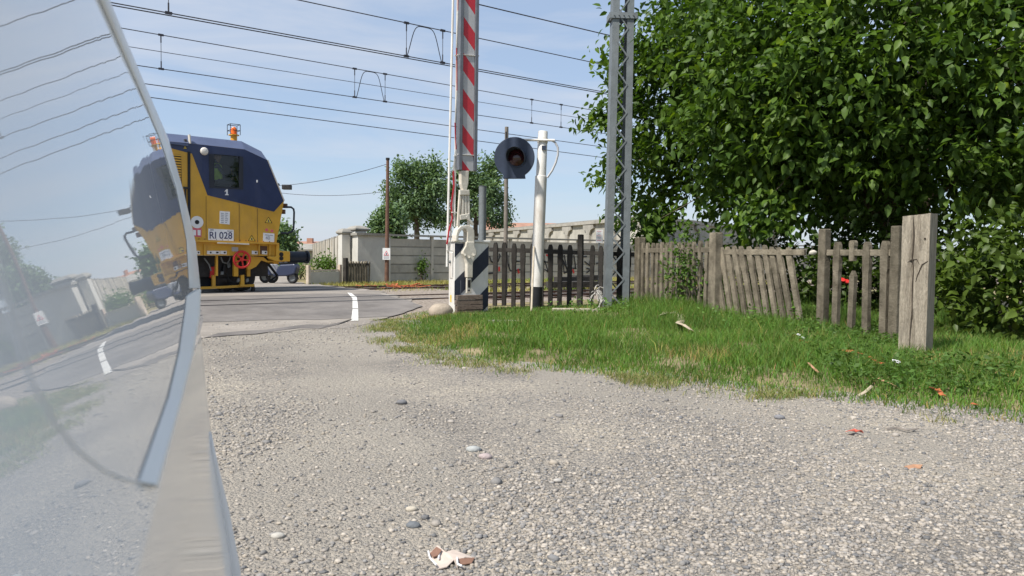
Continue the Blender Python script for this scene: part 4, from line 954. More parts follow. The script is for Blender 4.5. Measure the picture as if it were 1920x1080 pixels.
for xs in range(362, 516, 11): MB().lathe([(.014, 0), (.014, .006)], S(xs, 447.6 + (xs - 362) * .036, .002), D, 6).build('rivet', m_ruststeel, tr_)
# stickers
def tri(name, x, y, r):
    o = slab(name, [(x - r, y + r * .62), (x + r, y + r * .7), (x, y - r)], .004, .003, m_darkmetal)
    slab('triangle_field', [(x - r * .75, y + r * .5), (x + r * .75, y + r * .57), (x, y - r * .72)], .008, .002, m_signyel if name != 'danger_triangle' else m_sticker, parent=o)
    slab('pictogram', [(x - r * .2, y + r * .35), (x + r * .2, y + r * .38), (x + r * .1, y - r * .25), (x - r * .1, y - r * .25)], .011, .002, m_ink, parent=o)
tri('warning_triangle', 503.5, 413.5, 7); tri('warning_triangle', 472, 447.5, 7); tri('warning_triangle', 347, 276.5, 4)
o = slab('data_sticker', [(412, 395.5), (431, 397), (430.5, 421), (411.5, 419)], .004, .003, m_sticker)
for k in range(6):
    for j in range(2): slab('print', [(414 + 8 * j, 399 + 3.4 * k), (419.5 + 8 * j - (k * j) % 3, 399.5 + 3.4 * k), (419.5 + 8 * j - (k * j) % 3, 401 + 3.4 * k), (414 + 8 * j, 400.5 + 3.4 * k)], .008, .001, m_inkpale, parent=o)
o = slab('number_plate', [(390.5, 428.5), (438, 431), (438, 452), (390.5, 450)], .004, .004, m_sticker)
hcap = abs(S(415, 436)[2] - S(415, 448.5)[2])
udir = S(438, 441) - S(391, 439.5)
text_mesh('number_plate_text', 'RI 028', S(414, 442, .0095), U, Z, hcap, m_ink, o, squeeze=0.92)
text_mesh('plate_print', 'RFI', S(397.5, 431.5, .0095), U, Z, 0.045, m_ink, o); text_mesh('plate_print', 'rimor', S(431, 433.2, .0095), U, Z, 0.045, m_ink, o)
MB().lathe([(0.155, 0), (0.155, .004)], S(369.5, 416.5, .004), D, 20).build('round_sticker', m_sticker, tr_)
MB().lathe([(0.055, 0), (0.055, .003)], S(369.5, 416.5, .009), D, 12).build('round_print', m_black, tr_)
o = slab('red_label', [(359, 427), (378, 428), (377.5, 444.5), (359, 443)], .004, .003, m_pink)
for x in (362, 370.5): slab('label_print', [(x, 431), (x + 5.5, 431.5), (x + 5.5, 441.5), (x, 441)], .008, .002, m_sticker, parent=o)
o = slab('weight_table', [(493.5, 436.5), (514.5, 438), (514, 454), (493, 453)], .004, .003, m_sticker)
slab('print', [(497, 440), (511.5, 441), (511.5, 441.8), (497, 440.8)], .008, .001, m_ink, parent=o); text_mesh('print', '40', S(502, 446.5, .009), U, Z, 0.09, m_inkpale, o)
for x, y in ((500, 431), (510, 433)): MB().lathe([(0.04, 0), (0.04, .003)], S(x, y, .004), D, 12).build('round_sticker', m_pink, tr_)
# handrail, marker lamp, beacon
hpts = [(533, 388), (546, 388.5), (550.5, 392), (551.5, 398), (550.5, 428), (548, 434), (541, 437), (526, 437)]
MB().tube([S(x, y, -.12) for x, y in hpts], 0.028, 8).build('handrail', m_bufblue, tr_, smooth=True)
MB().box(S(534, 386, -.2), .12, .12, .12).build('handrail_foot', m_ruststeel, tr_); MB().box(S(531, 397, -.2), .1, .1, .12).build('handrail_foot', m_ruststeel, tr_)
bz = S(438.5, 263.5, -0.9)
MB().cyl(bz - Z * .12, bz + Z * .13, 0.085, n=14).build('beacon_stand', mat('amber_yellow_stand', (0.7, 0.33, 0.03), 0.5, 0.1, 5, 0.05, 20), tr_)
MB().lathe([(.14, 0), (.14, .025)], bz + Z * .13, Z, 16).build('beacon_plate', m_yellow, tr_)
MB().lathe([(.075, 0), (.08, .08), (.07, .16), (.045, .2)], bz + Z * .16, Z, 16).build('beacon', m_orange, tr_, smooth=True)
m = MB(); cg = bz + Z * 0.28
for a in (-1, 1):
    for b in (-1, 1): m.cyl(cg + U * .13 * a + N * .13 * b - Z * .14, cg + U * .13 * a + N * .13 * b + Z * .14, .009, n=5)
for z in (-.02, .14):
    for a in (-1, 1):
        m.cyl(cg + U * .13 * a - N * .13 + Z * z, cg + U * .13 * a + N * .13 + Z * z, .009, n=5); m.cyl(cg - U * .13 + N * .13 * a + Z * z, cg + U * .13 + N * .13 * a + Z * z, .009, n=5)
m.build('beacon_cage', m_darkmetal, tr_)
# underframe
slab('sole_bar', [(300, 448), (515, 456.5), (516, 480), (300, 478)], -.22, .1, m_yellow)
slab('sole_flange', [(300, 448), (517, 455.5), (517, 458.5), (300, 451)], -.2, .24, m_yellow)
slab('step_edge', [(407, 454), (466, 456.5), (466, 459), (407, 456.5)], .0, .06, m_cream)
slab('corner_bracket', [(515, 457), (521, 457), (521, 470), (541, 471), (541, 490), (515, 490), (500, 484), (500, 480), (515, 481)], -.16, .12, m_yellow, 0.02)
for y in (477, 484.5): MB().lathe([(.06, 0), (.06, .004)], S(527.5, y, -.035), D, 12).build('bracket_hole', m_darkmetal, tr_)
slab('lower_gusset', [(462, 480), (492, 482), (500, 489), (541, 490), (500, 492), (488, 488), (478, 500), (468, 505), (462, 505)], -.3, .08, m_yellow)
for x, w_ in ((366, 9), (388, 10), (397, 15), (413, 12), (472, 11), (491, 10)):
    o = slab('frame_label', [(x, 470), (x + w_, 470.5), (x + w_, 477), (x, 476.5)], -.115, .004, m_sticker)
    slab('print', [(x + w_ * .55, 472), (x + w_ * .85, 472), (x + w_ * .85, 475), (x + w_ * .55, 475)], -.11, .002, m_black, parent=o)
slab('frame_label', [(434.5, 463), (446.5, 463.5), (446.5, 471.5), (434.5, 471)], -.115, .004, m_greysheet)
for x in (381, 483, 503): slab('frame_rib', [(x, 458), (x + 2.5, 458), (x + 2.5, 479), (x, 479)], -.12, .08, m_yellow)
slab('recess', [(486, 461), (501, 461.5), (501, 477), (486, 476)], -.118, .004, m_ruststeel)
# red brake hand wheel
hc_ = S(453.5, 486.5, .02); hw_ = np.array(U)
HR = np.linalg.norm(S(453.5, 486.5) - S(453.5, 471.5))
hwh = MB().torus(hc_, D, HR, 0.032, 30, 8).build('hand_wheel', m_red, tr_, smooth=True)
m = MB(); m.cyl(hc_ - D * .02, hc_ + D * .03, .05, n=12)
for k in range(5):
    a = math.radians(90 + 72 * k + 190); m.bar(hc_, hc_ + (U * math.cos(a) + Z * math.sin(a)) * HR, .04, .02, D)
m.build('spokes', m_red, hwh); MB().cyl(hc_ - D * .5, hc_, .03, n=8).build('wheel_shaft', m_darkmetal, hwh)
# running gear behind
rz = RT
def wheel(cx_, r, mm):
    o = MB().lathe([(r * .2, -.09), (r * .9, -.07), (r, -.07), (r, .03), (r * .93, .045), (r * .75, .03), (r * .35, .05), (r * .22, .09), (r * .1, .1)], N * (PN + 0.0) + U * cx_ + Z * (RT + r), D, 28).build('wheel', mm, tr_, smooth=True)
    return o
wa_ = S(452, 540, -.72) @ U
wheel(wa_, 0.38, m_darkmetal); wheel(wa_ - 1.9, 0.38, m_darkmetal); wheel(wa_ - 0.42, 0.3, m_darkmetal)
for a in (wa_, wa_ - 1.9):
    MB().lathe([(.38, -.07), (.38, .07), (.42, .09)], N * (PN + 1.505) + U * a + Z * (RT + .38), D, 24).build('wheel', m_darkmetal, tr_)
    MB().cyl(N * PN + U * a + Z * (RT + .38), N * (PN + 1.5) + U * a + Z * (RT + .38), .08, n=10).build('axle', m_darkmetal, tr_)
B = lambda x, y, off=-.45: S(x, y, off)
def ub(name, ring, off, th, mm, bev=0.0): return slab(name, ring, off, th, mm, bev)
ub('bogie_beam', [(300, 540), (413, 536), (474, 532.5), (474, 537), (413, 540.5), (300, 545)], -.5, .12, m_yellow)
ub('axle_guard', [(449, 516), (455, 515), (455.5, 533), (460, 536), (445, 537), (449, 533)], -.42, .12, m_yellow)
ub('hanger', [(436, 480), (444, 480), (444, 518), (436, 518)], -.4, .12, m_yellow)
ub('hanger', [(403, 478), (406.5, 478), (406.5, 517), (402, 517)], -.35, .1, m_yellow)
ub('hanger', [(461, 498), (467, 498), (467, 518), (461, 518)], -.5, .1, m_yellow)
ub('tank', [(444, 518), (444, 481), (462, 481), (470, 490), (470, 505), (476, 512), (466, 506), (462, 518)], -.9, .2, m_yellow, .02)
ub('hanger_foot', [(396, 516), (402, 516), (402, 537), (396, 537)], -.5, .1, m_yellow)
ub('brake_block', [(468, 533), (474, 532), (475.5, 544), (472.5, 548), (470, 547), (471, 539)], -.55, .12, m_darkmetal)
ub('brake_block', [(412, 540), (416, 540), (416, 546), (412.5, 546)], -.55, .12, m_darkmetal)
ub('battery_box', [(300, 479), (401, 480), (399, 536), (300, 540)], -1.3, .3, m_bufblue, .02)
ub('air_tank', [(404, 506), (436, 506), (436, 533), (404, 533)], -1.1, .3, m_darkmetal, .05)
ub('extinguisher', [(391, 500), (400, 499), (402, 505), (401, 520), (396, 523), (390, 520)], -.75, .18, m_red, .03)
ub('shock_absorber', [(417, 495), (423, 498), (421, 514), (414, 513)], -.6, .1, m_black, .02)
ub('valve', [(412, 509), (417.5, 509), (417.5, 515), (412, 515)], -.5, .08, m_galv, .01)
ub('valve', [(424, 495), (430, 492), (431, 500), (426, 503)], -.6, .08, m_galv, .01)
ub('air_tank', [(423, 497), (436, 494), (436, 520), (420, 522)], -.9, .2, m_darkmetal, .04)
ub('ladder_rail', [(443, 523), (447, 520), (449, 527), (443, 530)], -.45, .1, m_galv, .02)
ub('ladder_rail', [(459, 523), (464, 521), (465, 528), (459, 530)], -.45, .1, m_galv, .02)
for k, pts in enumerate(([(414, 482), (418, 492), (426, 494), (430, 488), (432, 481)], [(408, 482), (411, 500), (409, 520)], [(470, 500), (476, 498), (484, 492), (490, 486)], [(425, 512), (429, 524), (438, 530), (446, 528)], [(383, 484), (392, 496), (396, 508)])):
    MB().tube([B(x, y, -.4 - .1 * (k % 2)) for x, y in pts], 0.02, 6).build('hose', m_black if k % 2 else m_galv, tr_)
MB().prism([W(-5, .5, -.6), W(wa_ + .7, .5, -.6), W(wa_ + .7, 1.05, -.6), W(-5, 1.05, -.6)], -D * 1.6).build('centre_sill', m_darkmetal, tr_)
# buffers
for off in (0.575, 0.575 + 1.75):
    c = S(556, 482, -.575) + N * (off - .575); L_ = np.linalg.norm(S(585, 482, -.575) - S(541, 482, -.575)); r = np.linalg.norm(S(556, 482, -.575) - S(556, 471, -.575))
    a0 = c - U * (L_ * .5)
    bu = MB().lathe([(r * .78, 0), (r * .82, L_ * .12), (r * .98, L_ * .14), (r * .98, L_ * .82), (r * .7, L_ * .84), (r * .7, L_ * .9)], a0, U, 22).build('buffer', m_bufblue, tr_, smooth=True)
    MB().lathe([(r * 1.1, 0), (r * 1.15, .03), (r * 1.05, .06)], a0 + U * L_ * .9, U, 22).build('buffer_head', m_bufblue, bu, smooth=True)
MB().obox(N * (P2) + U * (nose[1][0] + .05) + Z * 1.05, U, N, Z, .14, 2.5, .42).build('buffer_beam', m_yellow, tr_)
MB().tube([N * (P2 - .3) + U * (nose[1][0] + .1) + Z * .95, N * (P2 - .3) + U * (nose[1][0] + .45) + Z * .5, N * (P2 - .3) + U * (nose[1][0] + .25) + Z * .35], .04, 8).build('coupling_hose', m_black, tr_)

# ------------------------------------------------------------------ people (skin-modifier bodies)
def person(name, joints, edges, radii, loc, label, material, extras=()):
    me = bpy.data.meshes.new(name); me.from_pydata([tuple(j) for j in joints], edges, []); me.materials.append(material)
    o = bpy.data.objects.new(name, me); COL.objects.link(o); o.location = tuple(loc); BASE[o] = V3(loc)
    sm = o.modifiers.new('skin', 'SKIN'); ss = o.modifiers.new('sub', 'SUBSURF'); ss.levels = 1; ss.render_levels = 2
    for v, r in zip(me.skin_vertices[0].data, radii): v.radius = (r, r)
    me.skin_vertices[0].data[0].use_root = True
    return tag(o, label, 'person')
m_skin = mat('skin', (0.42, 0.24, 0.16), 0.6, 0.1, 8, 0.05, 30); m_dark_cloth = mat('dark_cloth', (0.03, 0.035, 0.05), 0.9, 0.25, 8, 0.2, 40)
m_hivis = mat('hi_vis_cloth', (0.42, 0.62, 0.06), 0.75, 0.15, 8, 0.2, 40); m_hair = mat('dark_hair', (0.03, 0.02, 0.015), 0.8, 0.2, 20, 0.3, 60)
sb = W(sa, zc_ + 1.4, -.45)
J = []; E_ = []; Rr = []
def jn(a, l, z, r, par=None):
    J.append(U * a + N * l + Z * z); Rr.append(r)
    if par is not None: E_.append((par, len(J) - 1))
    return len(J) - 1
pel = jn(0, 0, .1, .14); ch = jn(-.04, 0, .36, .15, pel); nk = jn(-.02, 0, .58, .06, ch); hd = jn(.02, 0, .7, .085, nk); ht = jn(.03, 0, .82, .075, hd)
for s in (-1, 1):
    sh = jn(-.02, .19 * s, .5, .06, ch); el = jn(.12, .24 * s, .26, .045, sh); wr = jn(.36, .17 * s, .24, .032, el); fg = jn(.45, .15 * s, .24, .022, wr)
    hp = jn(.05, .11 * s, .06, .09, pel); kn = jn(.48, .13 * s, .1, .065, hp); an = jn(.5, .13 * s, -.36, .045, kn); jn(.66, .13 * s, -.42, .035, an)
drv = person('person', J, E_, Rr, sb, 'driver in dark clothes and hi-vis vest seated behind the railcar side window', m_dark_cloth)
o = MB().lathe([(.17, .12), (.185, .2), (.19, .36), (.17, .5), (.09, .56)], sb - U * .03, Z, 18).build('hi_vis_vest', m_hivis, drv, smooth=True)
o = MB().lathe([(.05, .58), (.078, .64), (.1, .72), (.096, .8), (.06, .86), (.02, .88)], sb + U * .025, Z, 16).build('head_skin', m_skin, drv, smooth=True)
MB().lathe([(.104, .76), (.106, .81), (.075, .88), (.02, .905)], sb + U * .01, Z, 16).build('hair', m_hair, drv, smooth=True)
m = MB(); hcn = sb + U * .125 + Z * .72; m.add([hcn - N * .015 + Z * .03, hcn + N * .015 + Z * .03, hcn - N * .02 - Z * .015, hcn + N * .02 - Z * .015, hcn + U * .035 - Z * .01], [(0, 1, 4), (1, 3, 4), (3, 2, 4), (2, 0, 4)]); m.build('nose', m_skin, drv)

# ------------------------------------------------------------------ scooters waiting on the far side
def scooter(base, ang, mm, label):
    d_ = np.array([math.cos(ang), math.sin(ang), 0]); l_ = np.array([-d_[1], d_[0], 0]); t = thing('motor_scooter', base, label, 'scooter', 'scooters waiting beyond the railcar')
    P = lambda a, l, z: base + d_ * a + l_ * l + Z * z
    for a in (-.55, .6):
        w_ = MB().torus(P(a, 0, .23), l_, .17, .06, 22, 8).build('tyre', m_black, t, smooth=True)
        MB().cyl(P(a, -.04, .23), P(a, .04, .23), .13, n=16).build('rim', m_galv, w_)
    MB().prism([P(a, -.16, z) for a, z in ((-.8, .62), (-.72, .36), (-.4, .28), (.1, .26), (.22, .3), (.1, .38), (-.05, .6), (-.1, .7), (-.7, .74))], l_ * .32).build('body', mm, t, bev=.05)
    MB().prism([P(a, -.14, z) for a, z in ((-.72, .745), (-.08, .705), (0, .75), (-.1, .82), (-.7, .85))], l_ * .28).build('seat', m_black, t, bev=.04)
    MB().prism([P(a, -.2, z) for a, z in ((.25, .3), (.38, .3), (.56, .62), (.5, .98), (.42, .98), (.42, .6))], l_ * .4).build('leg_shield', mm, t, bev=.04)
    MB().bar(P(.6, 0, .23), P(.44, 0, 1.0), .07, .07, l_).build('fork', m_galv, t)
    MB().tube([P(.36, -.33, 1.03), P(.45, -.1, 1.03), P(.45, .1, 1.03), P(.36, .33, 1.03)], .018, 6).build('handlebar', m_black, t)
    MB().lathe([(.08, 0), (.08, .06), (.03, .08)], P(.48, 0, .95), d_, 14).build('headlight', m_sticker, t)
    MB().prism([P(a, -.09, z) for a, z in ((.36, .36), (.45, .48), (.62, .5), (.78, .4), (.74, .36), (.6, .44), (.48, .42))], l_ * .18).build('mudguard', mm, t, bev=.02)
    return t
s1 = ground(481, 531); s2 = ground(514, 532)
scooter(s1, math.radians(200), mat('silver_scooter_paint', (0.4, 0.42, 0.45), 0.4, 0.1, 4, 0.03, 20, metal=0.3), 'silver scooter seen under the railcar body beside the brake wheel')
scooter(s2 + np.array([.1, .3, 0]), math.radians(165), mat('black_blue_scooter_paint', (0.03, 0.04, 0.08), 0.35, 0.1, 4, 0.03, 20), 'dark blue scooter seen under the railcar buffer')

# ------------------------------------------------------------------ silver car beside the viewer (its rear flank, seen at a grazing angle)
cp = np.array([-0.352, 0.936, 0]); cp /= np.linalg.norm(cp); chh = np.array([cp[1], -cp[0], 0])
def CP(s, o, z): return cp * s + chh * o + Z * z
TILT = math.radians(11.0); GO = -0.060
def goff(z): return GO - math.tan(TILT) * (z - 1.2)                 # outward offset of the glass at height z
gnorm = chh * math.cos(TILT) + Z * math.sin(TILT)
def onglass(x, y, off=0.0):
    q = onplane(x, y, chh * GO + Z * 1.2 + gnorm * off, gnorm); return q
def sz(q): return (q @ cp, q[2])
car = thing('parked_car', CP(0.0, -0.85, 0), 'glossy silver car at the left edge mirroring the railcar in its window', 'car')
def paint_mat():
    m, n, L, b = nodes_mat('silver_car_paint')
    b.inputs['Base Color'].default_value = (0.84, 0.85, 0.84, 1); b.inputs['Metallic'].default_value = 0.1; b.inputs['Roughness'].default_value = 0.3
    b.inputs['Coat Weight'].default_value = 0.85; b.inputs['Coat Roughness'].default_value = 0.07
    co = n.new('ShaderNodeTexCoord'); no = n.new('ShaderNodeTexNoise'); no.inputs['Scale'].default_value = 5; no.inputs['Detail'].default_value = 2
    L.new(co.outputs['Object'], no.inputs['Vector']); bp = n.new('ShaderNodeBump'); bp.inputs['Strength'].default_value = 0.008; bp.inputs['Distance'].default_value = 0.01
    L.new(no.outputs['Fac'], bp.inputs['Height']); L.new(bp.outputs['Normal'], b.inputs['Coat Normal'])
    return m
m_paint_car = paint_mat()
def glass_mat():
    m, n, L, b = nodes_mat('dusty_window_glass')
    b.inputs['Base Color'].default_value = (0.86, 0.88, 0.885, 1); b.inputs['Roughness'].default_value = 0.85; b.inputs['Specular IOR Level'].default_value = 0.0
    b.inputs['Coat Weight'].default_value = 1.0; b.inputs['Coat IOR'].default_value = 1.5; b.inputs['Coat Roughness'].default_value = 0.012
    co = n.new('ShaderNodeTexCoord'); mp_ = n.new('ShaderNodeMapping'); mp_.inputs['Rotation'].default_value = (0, 0, 0.36); mp_.inputs['Scale'].default_value = (1, 1, 0.4)
    no = n.new('ShaderNodeTexNoise'); no.inputs['Scale'].default_value = 9; no.inputs['Detail'].default_value = 1.5
    L.new(co.outputs['Object'], mp_.inputs['Vector']); L.new(mp_.outputs['Vector'], no.inputs['Vector']); bp = n.new('ShaderNodeBump'); bp.inputs['Strength'].default_value = 0.028; bp.inputs['Distance'].default_value = 0.01
    L.new(no.outputs['Fac'], bp.inputs['Height']); L.new(bp.outputs['Normal'], b.inputs['Coat Normal'])
    return m
m_cglass = glass_mat()
m_trim = mat('pale_window_trim', (0.82, 0.83, 0.82), 0.45, 0.04, 5, 0.0, 10, coat=0.2)
m_belt = mat('satin_belt_trim', (0.88, 0.92, 0.95), 0.45, 0.03, 5, 0.0, 10)  # bluish white stands in for sky reflected along the strip
m_seal = mat('grey_seal', (0.85, 0.86, 0.86), 0.6, 0.1, 5, 0, 10)
# lower body: lofted side profile, tapered at both ends
prof = [(0.24, -0.06), (0.30, -0.015), (0.42, 0.012), (0.57, 0.022), (0.70, 0.010), (0.80, -0.006), (0.88, -0.018), (0.98, -0.0265), (1.05, -0.0325), (1.085, -0.0385)]
def sect(s):
    e = 0.0; zs = 1.0
    if s > 1.42: e = 0.42 * ((s - 1.42) / 0.45) ** 2.4
    if s < -2.2: e = 0.35 * ((-2.2 - s) / 0.6) ** 2.4; zs = 1 - 0.2 * (-2.2 - s) / 0.6
    if s < -1.0: zs *= 1 - 0.16 * min(1, (-1.0 - s) / 0.5)
    near = [(o - e, z * zs) for z, o in prof]
    far = [(-1.70 - (o - e), z * zs) for z, o in prof][::-1]
    return near + far
ss_ = [-2.8, -2.74, -2.6, -2.4, -2.2, -1.8, -1.5, -1.2, -1.0, -0.6, -0.2, 0.2, 0.6, 1.0, 1.3, 1.42, 1.5, 1.58, 1.66, 1.74, 1.80, 1.85, 1.87]
m = MB(); k_ = len(prof) * 2; vs = []; fs = []
for s in ss_: vs += [CP(s, o, z) for o, z in sect(s)]
for i in range(len(ss_) - 1):
    for j in range(k_): fs.append((i * k_ + j, i * k_ + (j + 1) % k_, (i + 1) * k_ + (j + 1) % k_, (i + 1) * k_ + j))
fs += [tuple(range(k_)), tuple(range((len(ss_) - 1) * k_, len(ss_) * k_))[::-1]]
m.add(vs, fs); bo = m.build('body', m_paint_car, car, smooth=True)
# side glass: outline measured on the glass plane (strip corner, roof end, lower corner)
q_corner = sz(onglass(368, 545)); q_low = sz(onglass(272, 905)); zb_ = 1.084
PL = [(60, -300), (110, -190), (150, -88), (187, 0), (220, 75), (260, 165), (300, 260), (330, 350), (350, 450), (355, 540)]      # inner and outer edge of the pillar strip
PR = [(80, -300), (129, -190), (169, -88), (205, 0), (236, 75), (274, 165), (315, 260), (343, 358), (366, 455), (375, 540)]
pr_sz = [sz(onglass(*q)) for q in PR]
q_top = pr_sz[0]; ZR = q_top[1]
glass_ring = pr_sz + [(q_corner[0] + .03, 1.10), (q_corner[0] + .03, zb_ - .02), (-1.5, zb_ - .02), (-1.0, ZR + .01)]
GP = lambda s, z, off=0.0: CP(s, goff(z), z) + gnorm * off
m = MB(); m.prism([GP(s, z) for s, z in glass_ring], -gnorm * 0.005); m.build('side_window', m_cglass, car)
# rear pillar strip and belt strip
def strip(name, a, b, w0_, w1_, th, mm, off=0.0, side=1):
    A = GP(*a, off); B_ = GP(*b, off); d_ = B_ - A; d_ /= np.linalg.norm(d_); w = np.cross(gnorm, d_) * side
    MB().prism([A, B_, B_ + w * w1_, A + w * w0_], gnorm * th).build(name, mm, car, bev=0.002)
pm = MB(); vs = []
for a, b in zip(PL, PR): vs += [onglass(*a, 0.0006), onglass((a[0] + b[0]) / 2, (a[1] + b[1]) / 2, 0.004), onglass(b[0] + 1, b[1], 0.0005)]
pm.add(vs, [(i * 3 + j, i * 3 + 1 + j, i * 3 + 4 + j, i * 3 + 3 + j) for i in range(len(PL) - 1) for j in range(2)]); pm.build('pillar_trim', m_trim, car, smooth='full')
bt = MB(); bl_ = [(350, 556), (346, 590), (336, 660), (316, 745), (260, 903)]; br_ = [(374, 541), (372, 590), (359, 665), (339, 745), (294, 908)]; bd_ = [(377, 543), (375, 592), (362, 668), (342, 749), (297, 913)]
vs = []
for a, b, c in zip(bl_, br_, bd_): vs += [onglass(*a, 0.0008), onglass(*b, 0.0045), onglass(*c, 0.0006)]
bt.add(vs, [(i * 3 + j, i * 3 + 1 + j, i * 3 + 4 + j, i * 3 + 3 + j) for i in range(4) for j in range(2)] + [(0, 1, 2), (12, 13, 14)]); bt.build('belt_trim', m_belt, car)
# thin seal curving up from the lower corner (edge of the quarter pane)
sp_ = [sz(onglass(x, y)) for x, y in ((275, 905), (235, 900), (190, 880), (140, 840), (100, 790), (75, 745), (58, 715))]
sp_ += [(sp_[-1][0] - .02, sp_[-1][1] + .1), (sp_[-1][0] - .05, ZR - .02)]
MB().tube([GP(s, z, 0.0005) for s, z in sp_], 0.0004, 6).build('pane_seal', m_seal, car, smooth=True)
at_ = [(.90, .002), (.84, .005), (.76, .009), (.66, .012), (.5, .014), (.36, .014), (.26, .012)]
MB().tube([CP(1.36, np.interp(z, [p[0] for p in prof], [p[1] for p in prof]) + r * .15, z) for z, r in at_], [r for z, r in at_], 10).build('edge_highlight_strip', mat('matte_pale_strip', (0.84, 0.82, 0.78), 0.9, 0.03, 5, 0, 10, spec=0.1), car, smooth='full')  # pale strip added for the highlight along the body's rear edge
# roof, tailgate, far side
def ring3(s, zr, wi): return [CP(s, goff(zr) - .0, zr), CP(s, goff(zr) - .12, zr + .05), CP(s, -0.85, zr + .075), CP(s, -1.70 - goff(zr) + .12, zr + .05), CP(s, -1.70 - goff(zr), zr)]
m = MB(); vs = []; fs = []; rs = [(q_top[0], ZR), (q_top[0] - .3, ZR + .015), (-0.5, ZR + .02), (-1.0, ZR + .01)]
for s, zr in rs: vs += ring3(s, zr, 0)
for i in range(len(rs) - 1):
    for j in range(4): fs.append((i * 5 + j, i * 5 + j + 1, i * 5 + 6 + j, i * 5 + 5 + j))
m.add(vs, fs); m.build('roof', m_paint_car, car, smooth=True)
zc0 = q_corner[1]
m = MB(); m.prism([CP(q_corner[0] + .03, goff(zc0) - .03, zc0 - .03), CP(q_top[0] + .0, goff(ZR) - .03, ZR), CP(q_top[0], -1.70 - goff(ZR) + .03, ZR), CP(q_corner[0] + .03, -1.70 - goff(zc0) + .03, zc0 - .03)], -cp * 0.02); m.build('rear_window', m_cglass, car)
m = MB(); m.prism([CP(-1.02, goff(ZR) - .03, ZR), CP(-1.9, -.15, .98), CP(-1.9, -1.55, .98), CP(-1.02, -1.70 - goff(ZR) + .03, ZR)], cp * 0.02); m.build('windscreen', m_cglass, car)
m = MB(); fo = lambda s, z: CP(s, -1.70 - goff(z), z); m.prism([fo(s, z) for s, z in glass_ring], chh * 0.005); m.build('side_window', m_cglass, car)
m_tyre = m_black
for s, o in ((1.0, 0.0), (-1.75, 0.0), (1.0, -1.70), (-1.75, -1.70)):
    sg_ = 1 if o == 0 else -1; c = CP(s, o - sg_ * .13, .31)
    w_ = MB().lathe([(.2, -.1), (.29, -.1), (.31, -.07), (.31, .1), (.29, .135), (.2, .135)], c, chh * sg_, 28).build('wheel', m_tyre, car, smooth=True)
    MB().lathe([(.2, .1), (.19, .145), (.08, .12), (.05, .14)], c, chh * sg_, 20).build('rim', m_galv, w_, smooth=True)
for o in (-0.25, -1.45): MB().obox(CP(1.84, o, .8), cp, chh, Z, .06, .3, .16).build('tail_light', m_red, car, bev=.02)

# ------------------------------------------------------------------ foliage
def leaf_template(curl=0.22, fold=0.3, wid=0.54):
    """unit-length leaf along +x: midrib folded, tip drooping; 8 verts, 6 quads/tris as quads"""
    xs = [0.0, 0.3, 0.65, 1.0]; ws = [0.02, wid / 2, wid / 2 * 0.8, 0.0]
    v = []
    for x, w in zip(xs, ws): v += [(x, -w, fold * w - curl * x * x), (x, 0, -curl * x * x), (x, w, fold * w - curl * x * x)]
    f = []
    for i in range(3):
        for j in range(2): f.append((i * 3 + j, i * 3 + 3 + j, i * 3 + 4 + j, i * 3 + 1 + j))
    return np.array(v), np.array(f)
LV, LF = leaf_template()
LV4 = np.array([(0, 0, 0), (0.5, -0.26, 0.04), (1.0, 0, -0.12), (0.5, 0.26, 0.04)]); LF4 = np.array([(0, 1, 2, 3)])
def leaves(pos, direc, size, lv, lf, roll=0.6):
    """instances of a leaf; returns verts, faces"""
    n = len(pos); d = direc / (np.linalg.norm(direc, axis=1, keepdims=True) + 1e-9)
    upv = np.tile(np.array([[0, 0, 1.0]]), (n, 1)) + rng.normal(0, roll, (n, 3))
    y = np.cross(upv, d); y /= np.linalg.norm(y, axis=1, keepdims=True) + 1e-9; z = np.cross(d, y)
    v = pos[:, None, :] + size[:, None, None] * (lv[None, :, 0:1] * d[:, None, :] + lv[None, :, 1:2] * y[:, None, :] + lv[None, :, 2:3] * z[:, None, :])
    f = lf[None] + (np.arange(n) * len(lv))[:, None, None]
    return v.reshape(-1, 3), f.reshape(-1, lf.shape[1])
def leaf_mat(name, col, tr=0.3, rough=0.42, rnd=0.0, spec=0.35):
    return mat(name, col, rough, 0.18, 3, 0.0, 20, attr='Col', translucent=tr, spec=spec, rand=rnd)
m_leaf = leaf_mat('glossy_green_leaf', (0.09, 0.158, 0.032), 0.36, 0.5, 0.0, 0.28)
m_leaf_far = leaf_mat('far_tree_leaf', (0.13, 0.2, 0.105), 0.25, 0.6)  # leaf green lightened and blued to hold distance haze
m_leaf_shrub = leaf_mat('shrub_leaf', (0.07, 0.115, 0.022), 0.3, 0.5)
m_leaf_weed = leaf_mat('weed_leaf', (0.075, 0.145, 0.026), 0.3, 0.6)
def crown_points(c, rad, ncl, shell=0.45, lump=0.22, seed=0, flat_bottom=None, hollow=None):
    r_ = np.random.default_rng(seed); d = r_.normal(0, 1, (ncl * 3, 3)); d /= np.linalg.norm(d, axis=1, keepdims=True)
    lum = 1 + lump * 2 * (fbm(d[:, 0] * 2.1 + 5 + seed, d[:, 1] * 2.1 + d[:, 2] * 1.7 + 5, 3) - 0.45)
    rr = (shell + (1 - shell) * r_.random(len(d)) ** 0.55) * lum
    p = np.array(c) + d * rr[:, None] * np.array(rad)
    k = np.ones(len(p), bool)
    if flat_bottom is not None: k &= p[:, 2] > flat_bottom + 0.9 * (fbm(p[:, 0] * .9, p[:, 1] * .9, 3) - .45)
    p = p[k][:ncl]; return p
